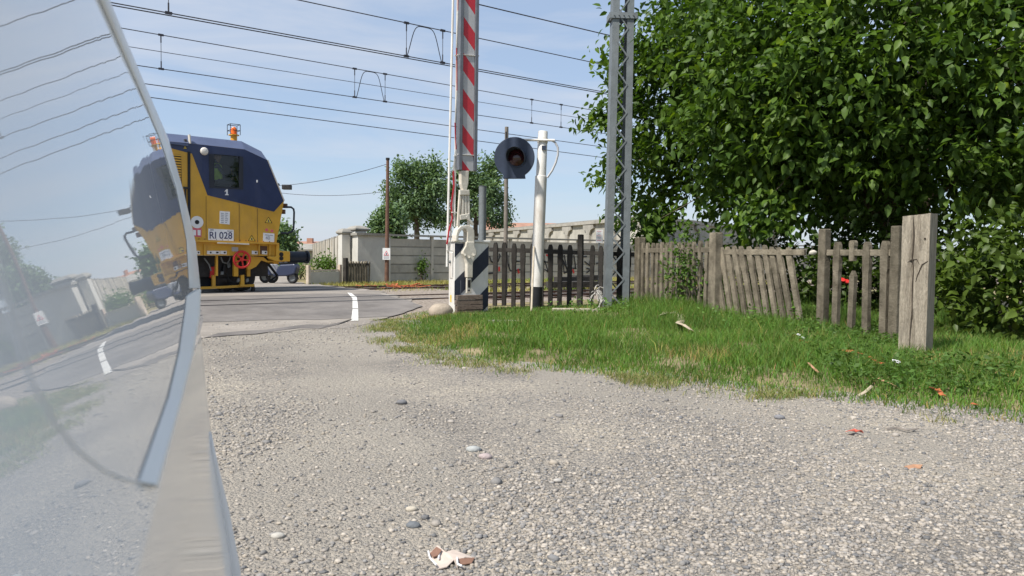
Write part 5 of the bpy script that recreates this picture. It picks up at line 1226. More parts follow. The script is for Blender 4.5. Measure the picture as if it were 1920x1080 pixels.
def clusters(P, c, nleaf, spread, size, droop=0.35, seed=0, tint=((0.7, 0.75, 0.7), (1.25, 1.2, 0.9)), stem=0.55):
    """twig clusters: leaves spread round each twig, pointing outwards and down"""
    r_ = np.random.default_rng(seed); n = len(P); out = P - np.array(c); out /= np.linalg.norm(out, axis=1, keepdims=True) + 1e-9
    tw = out + r_.normal(0, 0.55, (n, 3)); tw[:, 2] += 0.1; tw /= np.linalg.norm(tw, axis=1, keepdims=True)
    t = r_.random((n, nleaf, 1)); pos = P[:, None] + tw[:, None] * (t - 0.3) * stem + r_.normal(0, spread, (n, nleaf, 3))
    dr = tw[:, None] * 0.6 + r_.normal(0, 0.75, (n, nleaf, 3)); dr[..., 2] -= droop
    sz_ = size * r_.uniform(0.65, 1.25, (n, nleaf))
    ct = r_.random((n, 1, 1)) * 0.6 + r_.random((n, nleaf, 1)) * 0.4
    col = np.array(tint[0]) * (1 - ct) + np.array(tint[1]) * ct
    return pos.reshape(-1, 3), dr.reshape(-1, 3), sz_.ravel(), col.reshape(-1, 3)
def limb(m, a, b, ra, rb, bend=0.15, n=7, seed=0):
    r_ = random.Random(seed); a = V3(a); b = V3(b); L = np.linalg.norm(b - a); off = np.array([r_.uniform(-1, 1), r_.uniform(-1, 1), r_.uniform(0, .6)]) * L * bend
    pts = [a + (b - a) * t + off * math.sin(math.pi * t) for t in np.linspace(0, 1, n)]
    m.tube(pts, [ra + (rb - ra) * t for t in np.linspace(0, 1, n)], 7); return pts
# the big tree over the fence
TC = np.array([8.2, 16.2, 5.1]); TB = np.array([8.0, 16.4, 0.0])
tree = thing('broadleaf_tree', TB, 'large dense green broadleaf tree overhanging the picket fence', 'tree')
Pc = np.vstack([crown_points(TC, (5.0, 4.3, 4.4), 1800, 0.55, 0.16, 3, 2.15), crown_points(TC + np.array([-2.4, -1.6, -1.0]), (2.5, 2.2, 1.9), 300, 0.3, 0.3, 5, 2.25), crown_points((9.2, 12.6, 4.3), (3.2, 2.5, 2.7), 260, 0.35, 0.3, 8, 1.9),
                crown_points((3.4, 18.2, 4.3), (1.5, 1.0, 2.6), 170, 0.2, 0.3, 9), crown_points((4.7, 14.4, 2.15), (0.9, 0.8, 0.5), 20, 0.2, 0.3, 10), crown_points((3.2, 16.9, 2.0), (0.45, 0.4, 0.5), 18, 0.2, 0.3, 12)])
lp_, ld_, ls_, lc_ = clusters(Pc, TC, 34, 0.16, 0.175, 0.45, 2, ((0.40, 0.50, 0.52), (1.35, 1.28, 0.85)), 0.7)
highlit = rng.random(len(lp_)) < 0.035; lc_[highlit] *= np.array([1.9, 1.6, 0.8])  # a few leaves coloured yellow-green as painted highlights
dist = np.linalg.norm(lp_ - CAM, axis=1)
vis = (lp_[:, 1] > 3); order = np.argsort(dist / ls_ + np.where(vis, 0, 1e6)); big = order[:260]; rest = np.ones(len(lp_), bool); rest[big] = False
v, f = leaves(lp_[rest], ld_[rest], ls_[rest], LV, LF)
crown = npmesh('crown', v, f, m_leaf, tree, np.repeat(lc_[rest], len(LV), 0)); crown['kind'] = 'stuff'
lm_ = bpy.data.meshes.new('leaf'); lm_.from_pydata([tuple(q) for q in LV], [], [tuple(int(i) for i in q) for q in LF]); lm_.materials.append(m_leaf)
ca_ = lm_.color_attributes.new('Col', 'FLOAT_COLOR', 'POINT')
for q in ca_.data: q.color = (1.0, 1.0, 0.8, 1)
for q in lm_.polygons: q.use_smooth = True
lo_base = BASE[tree]
for i in big:
    d_ = Vector(ld_[i]).normalized(); o = bpy.data.objects.new('leaf', lm_); COL.objects.link(o); o.parent = tree
    o.location = tuple(lp_[i] - lo_base); o.rotation_euler = d_.to_track_quat('X', 'Z').to_euler(); o.scale = (ls_[i],) * 3
m = MB(); tk = limb(m, TB - Z * .1, TB + np.array([-.1, -.1, 2.3]), 0.24, 0.19, 0.03); m.build('trunk', m_bark, tree, smooth=True)
for k in range(26):
    e_ = Pc[(k * 53) % 1800]; e_ = TC + (e_ - TC) * 0.85; s_0 = TB + np.array([-.1, -.1, 1.6 + 0.06 * k])
    m = MB(); limb(m, s_0, e_, 0.10 - 0.0015 * k, 0.015, 0.12, 8, k); m.build('branch', m_bark, tree, smooth=True)
m = MB()
for k in range(170):
    e_ = Pc[(k * 37 + 5) % len(Pc)]; limb(m, e_ + (TC - e_) * 0.28 + rng.normal(0, .15, 3), e_ + (e_ - TC) * 0.03, 0.014, 0.004, 0.12, 5, k)
o = m.build('twigs', m_bark, tree); o['kind'] = 'stuff'

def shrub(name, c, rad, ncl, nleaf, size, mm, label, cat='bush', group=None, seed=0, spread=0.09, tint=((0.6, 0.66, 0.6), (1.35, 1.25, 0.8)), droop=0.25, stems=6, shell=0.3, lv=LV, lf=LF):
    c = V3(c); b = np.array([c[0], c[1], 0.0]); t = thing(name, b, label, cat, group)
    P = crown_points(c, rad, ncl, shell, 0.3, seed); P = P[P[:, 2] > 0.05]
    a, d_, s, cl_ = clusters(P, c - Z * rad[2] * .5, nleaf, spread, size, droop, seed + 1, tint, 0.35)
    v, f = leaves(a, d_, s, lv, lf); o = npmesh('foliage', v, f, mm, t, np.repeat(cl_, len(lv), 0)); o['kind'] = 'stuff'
    for k in range(stems):
        m = MB(); limb(m, b + np.array([rng.normal(0, .08), rng.normal(0, .08), 0]), P[(k * 17) % len(P)], 0.018, 0.005, 0.15, 6, k); m.build('stem', m_bark, t)
    return t
shrub('hedge_bush', (7.4, 11.2, 0.8), (1.35, 1.1, 1.05), 200, 20, 0.15, m_leaf_shrub, 'tall tangled bush right behind the upright sleeper post', seed=21, group='bushes at the right edge')
shrub('hedge_bush', (9.0, 10.0, 0.7), (1.4, 1.1, 0.95), 190, 18, 0.15, m_leaf_shrub, 'yellow tinged bush at the far right edge of the verge', seed=24, group='bushes at the right edge', tint=((0.7, 0.7, 0.6), (1.7, 1.45, 0.8)))
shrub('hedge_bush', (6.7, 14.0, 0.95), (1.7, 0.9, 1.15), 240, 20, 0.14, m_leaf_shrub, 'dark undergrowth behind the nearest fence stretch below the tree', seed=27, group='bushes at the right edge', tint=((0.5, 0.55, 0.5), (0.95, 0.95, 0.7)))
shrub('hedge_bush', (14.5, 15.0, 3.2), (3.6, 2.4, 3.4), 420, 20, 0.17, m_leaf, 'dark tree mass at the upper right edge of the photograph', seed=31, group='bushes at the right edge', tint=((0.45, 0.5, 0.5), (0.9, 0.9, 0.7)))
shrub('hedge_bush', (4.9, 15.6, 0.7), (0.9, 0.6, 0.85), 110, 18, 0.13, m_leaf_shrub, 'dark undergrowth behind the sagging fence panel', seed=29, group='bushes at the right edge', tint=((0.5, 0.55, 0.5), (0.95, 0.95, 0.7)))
shrub('climbing_weed', (xat(1290, 14.5), 14.35, 0.75), (0.5, 0.35, 0.5), 46, 16, 0.085, m_leaf_weed, 'green weed climbing through the fence between the two square posts', 'plant', seed=33)
shrub('climbing_weed', (xat(1285, 14.9), 14.7, 1.35), (0.2, 0.2, 0.45), 14, 14, 0.09, m_leaf_weed, 'slim leafy shoot rising in front of the fence top below the tree', 'plant', seed=34)
# far trees
def far_tree(px, Y, ytop, ybot, wpx, label, seed, group='tall trees beyond the panel wall'):
    c0_ = depth(px, (ytop + ybot) / 2, Y); rx = wpx / 2 / FPX * Y; rz_ = (ybot - ytop) / 2 / FPX * Y; b = np.array([c0_[0], c0_[1], 0])
    t = thing('far_tree', b, label, 'tree', group)
    r__ = random.Random(seed); P = [crown_points(c0_ + np.array([0, 0, rz_ * .05]), (rx * .6, rx * .55, rz_ * .9), 90, 0.2, 0.4, seed)]
    for k in range(9):
        a_ = k * 2.4 + r__.uniform(-.4, .4); z_ = rz_ * (-.62 + 1.3 * k / 8); P.append(crown_points(c0_ + np.array([rx * .62 * math.cos(a_) * (1 - .4 * max(0, z_ / rz_)), rx * .4 * math.sin(a_), z_]), (rx * .36, rx * .36, rz_ * .27), 26, 0.2, 0.4, seed + k + 1))
    P = np.vstack(P)
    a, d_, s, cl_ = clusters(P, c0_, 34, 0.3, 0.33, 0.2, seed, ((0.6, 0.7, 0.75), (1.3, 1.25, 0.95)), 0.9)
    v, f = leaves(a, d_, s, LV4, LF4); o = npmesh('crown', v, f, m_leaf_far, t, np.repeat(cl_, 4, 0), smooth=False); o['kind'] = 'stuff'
    m = MB(); limb(m, b, c0_ + Z * rz_ * .4, 0.3, 0.1, 0.03, 6, seed); m.build('trunk', m_bark, t)
    for k in range(5):
        m = MB(); limb(m, b + Z * (c0_[2] - rz_ * (.9 - .15 * k)), P[k * 41], 0.12, 0.03, 0.1, 6, k); m.build('branch', m_bark, t)
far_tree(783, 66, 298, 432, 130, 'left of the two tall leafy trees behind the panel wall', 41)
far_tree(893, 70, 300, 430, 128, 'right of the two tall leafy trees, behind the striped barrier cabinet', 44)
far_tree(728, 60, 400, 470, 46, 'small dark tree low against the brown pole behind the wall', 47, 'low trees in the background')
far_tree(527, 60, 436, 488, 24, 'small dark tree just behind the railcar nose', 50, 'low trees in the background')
wallp = onplane(792, 505, N * (PW - .2), N)
shrub('wall_weed', (wallp[0], wallp[1], 0.5), (0.2, 0.12, 0.5), 18, 12, 0.12, m_leaf_weed, 'tall single weed growing against the panel wall', 'plant', seed=52)
for px, Y, r, lab, sd, ti in ((622, 31.5, 0.45, 'dark green shrub inside the low parapet', 54, ((.6, .7, .7), (1, 1.05, .8))), (602, 32, 0.45, 'dry reddish shrub inside the low parapet', 56, ((2.2, 1.2, .9), (3.2, 1.6, 1.2))), (562, 33.5, 0.5, 'dry straw coloured tuft by the far road', 58, ((3, 2.0, 1.6), (4.2, 2.6, 2.2)))):
    q = depth(px, 480, Y); shrub('small_shrub', (q[0], q[1], r * 1.2 if px > 580 else .5), (r, r * .7, r * .8), 30, 16, 0.11, m_leaf_weed, lab, 'plant', 'shrubs by the far road', sd)

# ------------------------------------------------------------------ grass
m_grass = mat('verge_grass', (0.12, 0.225, 0.04), 0.65, 0.12, 2, 0.0, 20, attr='Col', translucent=0.3, spec=0.3)
def blades(px_, py_, pz_, h, w, lean, col):
    """5-vertex blades: base pair, mid pair, tip"""
    n = len(px_); a = rng.uniform(0, 2 * math.pi, n); dx, dy = np.cos(a), np.sin(a); b = rng.uniform(0, 2 * math.pi, n); lx_, ly_ = np.cos(b) * lean * h, np.sin(b) * lean * h
    base = np.stack([px_, py_, pz_], 1); wv = np.stack([dx, dy, 0 * dx], 1) * w[:, None]
    mid_ = base + np.stack([lx_ * .3, ly_ * .3, h * .55], 1); tip = base + np.stack([lx_, ly_, h * np.sqrt(np.maximum(1 - lean ** 2 * .6, .15))], 1)
    v = np.stack([base - wv, base + wv, mid_ + wv * .7, mid_ - wv * .7, tip, tip + wv * .05], 1).reshape(-1, 3)
    f = (np.array([(0, 1, 2, 3), (3, 2, 5, 4)])[None] + (np.arange(n) * 6)[:, None, None]).reshape(-1, 4)
    return v, f, np.repeat(col, 6, 0)
def scatter_ring(n, ring, box):
    x = rng.uniform(box[0], box[1], n); y = rng.uniform(box[2], box[3], n); k = inside(x, y, ring); return x[k], y[k]
X, Y = scatter_ring(330000, RING, (-3.5, 9, 4.6, 19))
# blades thin out with distance and at bare spots
dn = edge_dist(X, Y, RING); cov = fbm(X * 1.1 + 3, Y * 1.1 + 8, 4)
bare = [(ground(1150, 632), 0.22), (ground(1400, 655), 0.2), (ground(1010, 668), 0.12)]
keep = (rng.random(len(X)) < np.clip(0.42 + dn * 1.6, 0, 1)) & (rng.random(len(X)) < np.clip((cov - 0.24) * 6, .2, 1)) & (rng.random(len(X)) < np.clip(11.5 / np.maximum(Y, 6) - .1, .25, 1))
for c, r in bare: keep &= (np.hypot((X - c[0]) * .8, Y - c[1]) > r * (0.6 + 0.8 * rng.random(len(X))))
keep &= ~((np.abs(X - MB_[0]) < .42) & (np.abs(Y - MB_[1]) < .36)) & (X < 8.3) & ~((np.abs(X + 1.0) < .6) & (Y > 14.2) & (rng.random(len(X)) < .6))
X, Y, dn, cov = X[keep], Y[keep], dn[keep], cov[keep]
Zg = np.maximum(bank_z(X, Y), yard_z(X, Y)) - 0.008
h = (0.05 + 0.12 * np.clip(dn / 1.8, 0, 1) * np.clip((15.2 - Y) / 3.5, 0.25, 1) + 0.2 * np.clip((X - 1.9) / .8, 0, 1) * np.clip((Y - 11.6) / 2.2, 0, 1) * np.where((X > 4.0) & (Y < 10.6), .2, 1)) * rng.uniform(.5, 1.35, len(X)) * (0.55 + 0.9 * cov)
tallk = rng.random(len(X)) < 0.012; h[tallk] *= 1.7
dry = (rng.random(len(X)) < np.clip(0.03 + 0.45 * np.exp(-dn * 6.0) + 0.5 * (fbm(X * .7 + 20, Y * .7, 3) > .62) + np.clip((X - 4.2) * .25, 0, .45) * (Y < 8.8), 0, .85))
col = np.stack([rng.uniform(.75, 1.2, len(X)), rng.uniform(.75, 1.12, len(X)), rng.uniform(.6, 1.1, len(X))], 1) * (0.62 + 0.72 * fbm(X * 1.7, Y * 1.7 + 30, 3))[:, None]
col[dry] = np.stack([rng.uniform(2.2, 3.6, dry.sum()), rng.uniform(1.05, 1.6, dry.sum()), rng.uniform(2.0, 3.6, dry.sum())], 1)
v, f, c4 = blades(X, Y, Zg, h, rng.uniform(.0028, .006, len(X)), rng.uniform(.15, .85, len(X)), col)
g_ = npmesh('grass', v, f, m_grass, None, c4); tag(g_, 'long green grass covering the verge in front of the fence', 'grass', kind='stuff')
# flattened straw fringe where the verge meets the gravel
X = []; Y = []
for a, b in zip(EDGE[:-2], EDGE[1:-1]):
    L = np.hypot(*(b - a)); k = int(L * 2300); t = rng.random(k); nr2 = np.array([b[1] - a[1], -(b[0] - a[0])]) / L; o = rng.normal(0.02, .17, k)
    X.append(a[0] + (b[0] - a[0]) * t + nr2[0] * o); Y.append(a[1] + (b[1] - a[1]) * t + nr2[1] * o)
X = np.concatenate(X); Y = np.concatenate(Y); k = fbm(X * 1.6 + 50, Y * 1.6, 3) + rng.normal(0, .06, len(X)) > .47; X, Y = X[k], Y[k]
colf = np.where((rng.random(len(X)) < .75)[:, None], np.array([[2.6, 1.3, 3.0]]), np.array([[1.0, 1.0, 1.0]])) * rng.uniform(.6, 1.15, (len(X), 1))
v, f, c4 = blades(X, Y, np.maximum(bank_z(X, Y), yard_z(X, Y)) + .002, rng.uniform(.03, .09, len(X)), rng.uniform(.002, .004, len(X)), rng.uniform(.8, 1.25, len(X)), colf)
g_ = npmesh('straw_fringe', v, f, m_grass, None, c4); tag(g_, 'flattened dry straw along the edge between verge and gravel', 'straw', kind='stuff')
# sparse dry grass beyond the tracks and at the road edges
ring2 = np.array([ground(*q)[:2] for q in ((700, 549), (640, 541), (580, 537), (580, 531), (720, 528), (850, 528))] + [tuple((N * 26.8 + U * 40)[:2]), tuple((N * 19.2 + U * 40)[:2]), tuple((N * 19.2 + U * 10.6)[:2])])
lo, hi = ring2.min(0), ring2.max(0); X, Y = scatter_ring(60000, ring2, (lo[0], 12, lo[1], 46))
pp = X * N[0] + Y * N[1]; k = (np.abs(pp - P2) > 1.3) | (rng.random(len(X)) < .15); X, Y = X[k], Y[k]
cv_ = fbm(X * .5, Y * .5, 3); col = np.where((cv_ + rng.normal(0, .07, len(X)) > .58)[:, None], np.array([[1.25, 1.05, .9]]), np.array([[2.9, 1.4, 2.6]])) * rng.uniform(.75, 1.2, (len(X), 1))
v, f, c4 = blades(X, Y, 0 * X - .02, rng.uniform(.05, .2, len(X)), rng.uniform(.008, .016, len(X)), rng.uniform(.2, .8, len(X)), col)
g_ = npmesh('dry_grass', v, f, m_grass, None, c4); tag(g_, 'dry yellow grass between the far track and the panel wall', 'grass', kind='stuff')
# broadleaf weeds low on the bank near the sleeper post
ringw = np.array([ground(*q)[:2] for q in ((1480, 640), (1560, 610), (1700, 640), (1760, 690), (1900, 690), (1900, 760), (1650, 745), (1540, 715))])
X, Y = scatter_ring(5200, ringw, (2, 8, 5.5, 12)); k = np.hypot(X - wpB[0] + .1, (Y - wpB[1] + .35) * .8) > .4; X, Y = X[k], Y[k]; n = len(X)
pos = np.repeat(np.stack([X, Y, bank_z(X, Y)], 1), 5, 0); pos[:, 2] += rng.uniform(.02, .17, len(pos)) * (0.5 + fbm(pos[:, 0] * 2, pos[:, 1] * 2, 2)); pos[:, :2] += rng.normal(0, .035, (len(pos), 2))
dd = rng.normal(0, 1, pos.shape); dd[:, 2] = rng.uniform(-.1, .6, len(pos)); tt_ = rng.uniform(.65, 1.25, (len(pos), 1)) * np.array([[1, 1, 1]])
v, f = leaves(pos, dd, rng.uniform(.03, .075, len(pos)), LV4, LF4); o = npmesh('weeds', v, f, m_leaf_weed, None, np.repeat(tt_, 4, 0), smooth=False)
tag(o, 'low broadleaf weeds crowding the foot of the sleeper post', 'weeds', kind='stuff')

ringw = np.array([ground(*q)[:2] for q in ((1010, 600), (1150, 586), (1250, 578), (1400, 585), (1530, 612), (1540, 650), (1400, 640), (1200, 625))])
X, Y = scatter_ring(1500, ringw, (-1, 6, 8, 17)); k = fbm(X * 1.5 + 70, Y * 1.5, 3) > .47; X, Y = X[k], Y[k]
pos = np.repeat(np.stack([X, Y, bank_z(X, Y)], 1), 6, 0); pos[:, 2] += rng.uniform(.04, .3, len(pos)); pos[:, :2] += rng.normal(0, .04, (len(pos), 2))
dd = rng.normal(0, 1, pos.shape); dd[:, 2] = rng.uniform(-.1, .8, len(pos)); tt_ = rng.uniform(.7, 1.5, (len(pos), 1)) * np.array([[1.1, 1.1, 1]])
v, f = leaves(pos, dd, rng.uniform(.03, .09, len(pos)), LV4, LF4); o = npmesh('weeds', v, f, m_leaf_weed, None, np.repeat(tt_, 4, 0), smooth=False)
tag(o, 'scattered broadleaf weeds among the tall grass below the fence', 'weeds', kind='stuff')
# ------------------------------------------------------------------ gravel
m_stone = mat('loose_gravel', (0.325, 0.304, 0.28), 0.92, 0.15, 20, 0.3, 120, attr='Col', spec=0.25)
t_ = (1 + 5 ** .5) / 2
IV = np.array([(-1, t_, 0), (1, t_, 0), (-1, -t_, 0), (1, -t_, 0), (0, -1, t_), (0, 1, t_), (0, -1, -t_), (0, 1, -t_), (t_, 0, -1), (t_, 0, 1), (-t_, 0, -1), (-t_, 0, 1)]) / math.hypot(1, t_)
IF = np.array([(0, 11, 5), (0, 5, 1), (0, 1, 7), (0, 7, 10), (0, 10, 11), (1, 5, 9), (5, 11, 4), (11, 10, 2), (10, 7, 6), (7, 1, 8), (3, 9, 4), (3, 4, 2), (3, 2, 6), (3, 6, 8), (3, 8, 9), (4, 9, 5), (2, 4, 11), (6, 2, 10), (8, 6, 7), (9, 8, 1)])
def pebbles(x, y, z, s, tint):
    n = len(x); sc_ = np.stack([s * rng.uniform(.8, 1.4, n), s * rng.uniform(.7, 1.1, n), s * rng.uniform(.4, .75, n)], 1)
    vv = IV[None] * (1 + rng.normal(0, .16, (n, 12, 1))) * sc_[:, None]; a = rng.uniform(0, 2 * math.pi, n); ca, sa_ = np.cos(a)[:, None], np.sin(a)[:, None]
    w = np.stack([vv[..., 0] * ca - vv[..., 1] * sa_, vv[..., 0] * sa_ + vv[..., 1] * ca, vv[..., 2]], 2) + np.stack([x, y, z + sc_[:, 2] * .35], 1)[:, None]
    return w.reshape(-1, 3), (IF[None] + (np.arange(n) * 12)[:, None, None]).reshape(-1, 3), np.repeat(tint, 12, 0)
n = 175000
Yp = 2.5 + 10.6 * rng.random(n) ** 1.9; Xp = rng.uniform(-.80, .80, n) * Yp + rng.normal(0, .2, n)
band = fbm(Xp * .55 + 4, Yp * .55, 4); lane = np.exp(-((Xp + 0.16 * (Yp - 5) + 0.9) / .55) ** 2)
k = (rng.random(n) < np.clip((band - .3) * 4, .1, 1) * (1 - .55 * sandy(Xp, Yp))) & ~(inside(Xp, Yp, RING) & (edge_dist(Xp, Yp, RING) > .3)) & (rng.random(n) > .45 * lane)
Xp, Yp = Xp[k], Yp[k]; n = len(Xp)
s = 0.0034 + 0.0105 * rng.random(n) ** 3.2 + 0.0003 * Yp; bigk = rng.random(n) < .006; s[bigk] *= 2.0
base_t = rng.choice(5, n, p=[.42, .24, .14, .12, .08]); TT = np.array([(1, .97, .93), (.72, .74, .77), (1.25, 1.2, 1.12), (1.06, 1.0, .9), (.48, .51, .56)])
v, f, c3 = pebbles(Xp, Yp, yard_z(Xp, Yp) * np.clip((13.6 - Yp) / 2, 0, 1) + .001, s, TT[base_t] * rng.uniform(.8, 1.2, (n, 1)))
o = npmesh('gravel', v, f, m_stone, None, c3, smooth=False); tag(o, 'loose grey and tan gravel scattered over the yard', 'gravel', kind='stuff')
# single stones one can point at
for x, y, sx_, cl_, lab in ((910, 860, .05, (.36, .3, .29), 'flat pinkish oval stone lying alone on the gravel'), (753, 757, .055, (.16, .16, .165), 'dark grey stone alone on the pale wheel track'), (772, 959, .035, (.42, .38, .31), 'small cream stone left of the gravel centre'), (775, 990, .045, (.13, .14, .15), 'dark bluish stone just below the cream stone'),
                            (521, 1010, .035, (.4, .38, .34), 'pale stone nearest the car flank at the bottom'), (1045, 905, .03, (.4, .38, .35), 'small pale stone right of the pinkish oval stone'), (888, 846, .06, (.34, .35, .34), 'grey green flat stone just above the pinkish oval one'), (1462, 785, .05, (.2, .2, .21), 'dark flat stone at the verge edge right of centre')):
    g0 = ground(x, y); rock('stone', g0 + Z * .012, sx_ * .8, sx_ * .55, sx_ * .38, mat('stone_%d' % x, cl_, .9, .15, 30, .3, 80), lab, 'stone', int(x), 2, .25)

# ------------------------------------------------------------------ litter
m_rag = mat('cream_rag', (0.42, 0.35, 0.25), 0.9, 0.2, 12, 0.2, 40); m_orangepl = mat('orange_plastic_net', (0.42, 0.12, 0.045), 0.8, 0.2, 12, 0.1, 40); m_fadedor = mat('faded_orange_plastic', (0.4, 0.22, 0.13), 0.8, 0.2, 12, 0.1, 40)
m_redpl = mat('red_plastic_scrap', (0.5, 0.12, 0.08), 0.7, 0.15, 12, 0.1, 40); m_cardb = mat('pale_pink_plastic', (0.5, 0.42, 0.36), 0.7, 0.12, 12, 0.1, 40); m_brownin = mat('brown_inside', (0.2, 0.11, 0.075), 0.8, 0.2, 12, 0.1, 40)
def crumple(name, pts, width, material, label, cat, group=None, zo=0.02, seed=0, onbank=True, th=0.004, lift=0.03):
    """ribbon of torn sheet following ground pixels, kinked up and down"""
    r_ = random.Random(seed); q = []
    for x, y in pts:
        g0 = ground(x, y)
        if onbank:
            for _ in range(4): g0 = ground(x, y, gz(g0[0], g0[1]) + zo)
        q.append(g0 + Z * (r_.uniform(0, lift) + (0.0 if onbank else zo)))
    m = MB(); vs = []; n_ = len(q)
    for i, p in enumerate(q):
        d_ = q[min(i + 1, n_ - 1)] - q[max(i - 1, 0)]; d_ /= np.linalg.norm(d_) + 1e-9; s_v = np.cross(d_, Z + np.array([r_.uniform(-.5, .5), r_.uniform(-.9, .1), 0])); s_v /= np.linalg.norm(s_v) + 1e-9
        w = width * r_.uniform(.5, 1.1); zz_ = r_.uniform(-.3, .6) * width
        vs += [p - s_v * w / 2, p + Z * abs(zz_) * .5, p + s_v * w / 2 + Z * zz_ * .4]
    n3 = len(vs); vs2 = [a - Z * th for a in vs]; fs = []
    for i in range(n_ - 1):
        for j in range(2): a = i * 3 + j; fs += [(a, a + 1, a + 4, a + 3), (n3 + a + 3, n3 + a + 4, n3 + a + 1, n3 + a)]
    bd_ = [i * 3 for i in range(n_)] + [(n_ - 1) * 3 + 1] + [i * 3 + 2 for i in range(n_ - 1, -1, -1)] + [1]
    for i in range(len(bd_)): a, b = bd_[i], bd_[(i + 1) % len(bd_)]; fs.append((a, b, n3 + b, n3 + a))
    m.add(vs + vs2, fs); return tag(m.build(name, material, loc=q[0]), label, cat, group)
crumple('torn_rag', [(1236, 595), (1250, 588), (1262, 592), (1270, 583), (1276, 590), (1277, 603), (1272, 612), (1285, 618), (1300, 624)], 0.17, m_rag, 'torn cream and orange rag lying in the grass mid verge', 'rag', zo=.1, seed=1)
crumple('torn_rag_tip', [(1267, 580), (1274, 577), (1279, 582)], 0.06, m_orangepl, 'orange scrap on top of the torn cream rag', 'scrap', zo=.12, seed=2)
S_ = 'orange plastic scraps in the verge'
crumple('plastic_scrap', [(1577, 658), (1592, 660), (1606, 663), (1618, 668)], 0.06, m_orangepl, 'bright orange plastic strip left of its twin below the fence', 'scrap', S_, .1, 3)
crumple('plastic_scrap', [(1632, 672), (1642, 678), (1655, 683)], 0.07, m_orangepl, 'bright orange plastic strip nearest the sleeper post', 'scrap', S_, .1, 4)
crumple('plastic_scrap', [(1517, 684), (1525, 694), (1535, 703)], 0.035, m_fadedor, 'faded orange strip standing in the grass below the sagging panel', 'scrap', S_, .07, 5)
crumple('plastic_scrap', [(1645, 715), (1662, 720), (1682, 728)], 0.05, m_fadedor, 'faded orange strip in the low grass under the bright strips', 'scrap', S_, .06, 6)
crumple('plastic_scrap', [(1500, 638), (1512, 641), (1518, 644)], 0.06, m_orangepl, 'small orange scrap among weeds under the leaning pickets', 'scrap', S_, .1, 7)
crumple('plastic_scrap', [(1745, 730), (1757, 735), (1768, 742)], 0.05, m_orangepl, 'small orange scrap right of the sleeper post near the gravel', 'scrap', S_, .06, 8)
crumple('plastic_scrap', [(1822, 759), (1833, 762)], 0.05, m_orangepl, 'rightmost tiny orange scrap in the verge', 'scrap', S_, .05, 9)
crumple('plastic_scrap', [(1592, 817), (1603, 813), (1616, 818)], 0.05, m_redpl, 'red plastic scrap lying on the gravel at right', 'scrap', S_, .012, 10, False)
crumple('plastic_scrap', [(1700, 880), (1715, 877), (1728, 880)], 0.035, m_fadedor, 'faint pinkish scrap on the gravel at lower right', 'scrap', S_, .006, 11, False, lift=.01)
crumple('paper_scrap', [(1610, 744), (1622, 739), (1635, 727)], 0.03, m_rag, 'pale paper scrap where the grass meets the gravel', 'scrap', None, .04, 12)
crumple('twig', [(1662, 808), (1682, 806), (1700, 811), (1722, 809)], 0.02, m_greypole, 'dry brown twig lying flat on the gravel at right', 'twig', None, .012, 13, False, lift=.01)
# flowers
for i, (x, y) in enumerate(((1497, 628), (1505, 634), (1677, 677), (1683, 679))):
    g0 = ground(x, y, gz(*ground(x, y)[:2]) + .12); t = thing('daisy', g0 - Z * .12, ['white flower topmost among the weeds under the leaning panel', 'white flower lower of the pair under the leaning panel', 'white flower left of the pair near the sleeper post', 'white flower right of the pair near the sleeper post'][i], 'flower', 'white flowers in the verge')
    MB().lathe([(.022, 0), (.026, .006), (.008, .012)], g0, Z - np.array([0, .6, 0]), 10).build('petals', m_sticker, t); MB().cyl(g0 - Z * .12, g0, .002, n=5).build('stalk', m_leaf_weed, t)
# wild poppies seen through the fence
for i, (x, y) in enumerate(((1578, 528), (1587, 531))):
    g0 = depth(x, y, 12.4); t = thing('poppy', g0 - Z * (g0[2]), ['red poppy flower left of the pair behind the nearest fence', 'red poppy flower right of the pair behind the nearest fence'][i], 'flower', 'red flowers behind the fence')
    MB().lathe([(.02, 0), (.045, .02), (.05, .045), (.03, .05)], g0, Z - np.array([0, .7, 0]), 10).build('petals', m_red, t); MB().tube([g0 - Z * g0[2], g0 - Z * .3 + np.array([.02, 0, 0]), g0], .004, 5).build('stalk', m_leaf_weed, t)
# orange net heap across the tracks
m = MB(); hb_ = ground(742, 541)
for k in range(46):
    a = hb_ + np.array([rng.normal(0, .45), rng.normal(0, .3), rng.uniform(0, .1)]); b = a + np.array([rng.normal(0, .35), rng.normal(0, .25), rng.uniform(-.05, .12)]); m.bar(a, b, .05, .02)
tag(m.build('net_heap', m_orangepl, loc=hb_), 'tangled heap of orange barrier netting near the brown pole', 'netting', kind='stuff')
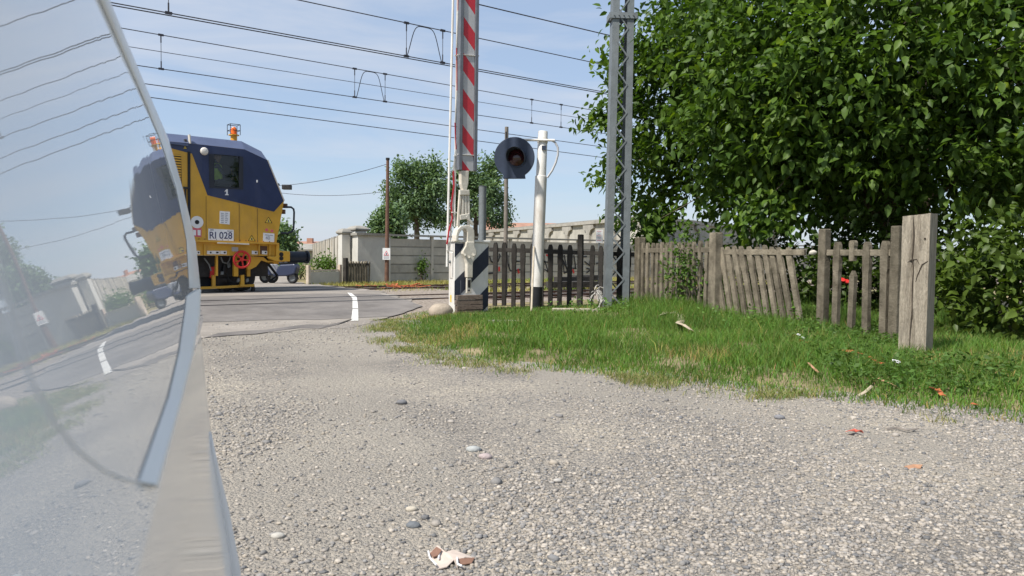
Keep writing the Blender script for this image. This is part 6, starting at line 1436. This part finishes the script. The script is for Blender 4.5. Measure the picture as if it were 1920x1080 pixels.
# crushed pale plastic piece at the bottom
g0 = ground(842, 1058)
cr = thing('crushed_plastic', g0, 'crushed pale pink plastic piece with brown inside near the bottom edge', 'litter')
def gp_(x, y, z=0.0): return ground(x, y) + Z * z
MB().prism([gp_(803, 1046, .012), gp_(820, 1038, .03), gp_(836, 1050, .028), (gp_(850, 1046, .03)), gp_(872, 1050, .02), gp_(891, 1054, .012), gp_(872, 1056, .02), gp_(858, 1060, .012), gp_(858, 1072, .006), gp_(851, 1060, .018), gp_(838, 1070, .012), gp_(822, 1072, .008)], Z * .004).build('shell', m_cardb, cr)
MB().prism([gp_(806, 1048, .02), gp_(818, 1043, .036), gp_(828, 1049, .036), gp_(822, 1055, .028), gp_(812, 1056, .022)], Z * .003).build('inside', m_brownin, cr)
MB().prism([gp_(859, 1058, .02), gp_(890, 1055, .018), gp_(884, 1062, .01), gp_(862, 1065, .01)], Z * .003).build('inside', m_brownin, cr)
for pts in ([(803, 1046), (806, 1058), (818, 1072)], [(820, 1038), (824, 1050), (822, 1060)], [(857, 1058), (858, 1070), (866, 1074)]):
    MB().tube([gp_(x, y, .026) for x, y in pts], .004, 5).build('rib', m_sticker, cr)
# half-buried concrete strips in the grass and old sleepers stacked behind the fence
ks = ground(945, 606, .08); o = MB().box(ks, .5, .1, .1, .05).build('kerb_stone', m_panel, loc=ks, bev=.01); tag(o, 'short pale kerb stone half buried in the grass below the signal post', 'kerb')
ks = ground(1080, 583, .07); o = MB().box(ks, .95, .14, .1, .0).build('kerb_stone', mat('pale_kerb', (.45, .4, .32), .9, .2, 8, .3, 40), loc=ks, bev=.01); tag(o, 'long pale kerb strip in the grass left of the lattice mast', 'kerb')
for i, (x, y, Yd) in enumerate(((1075, 524, 27), (1105, 521, 27.6), (1100, 533, 26.5), (1062, 533, 26.2))):
    c = depth(x, y, Yd); o = MB().obox(c, U, N, Z, 1.6, .28, .2).build('old_sleeper', mat('stacked_sleeper', (.05, .045, .04), .9, .4, 6, .4, 30), loc=c, bev=.01)
    tag(o, ['left of the dark sleepers stacked behind the fence, upper row', 'right of the dark sleepers stacked behind the fence, upper row', 'right of the dark sleepers stacked behind the fence, lower row', 'left of the dark sleepers stacked behind the fence, lower row'][i], 'sleeper', 'sleepers stacked beyond the track')
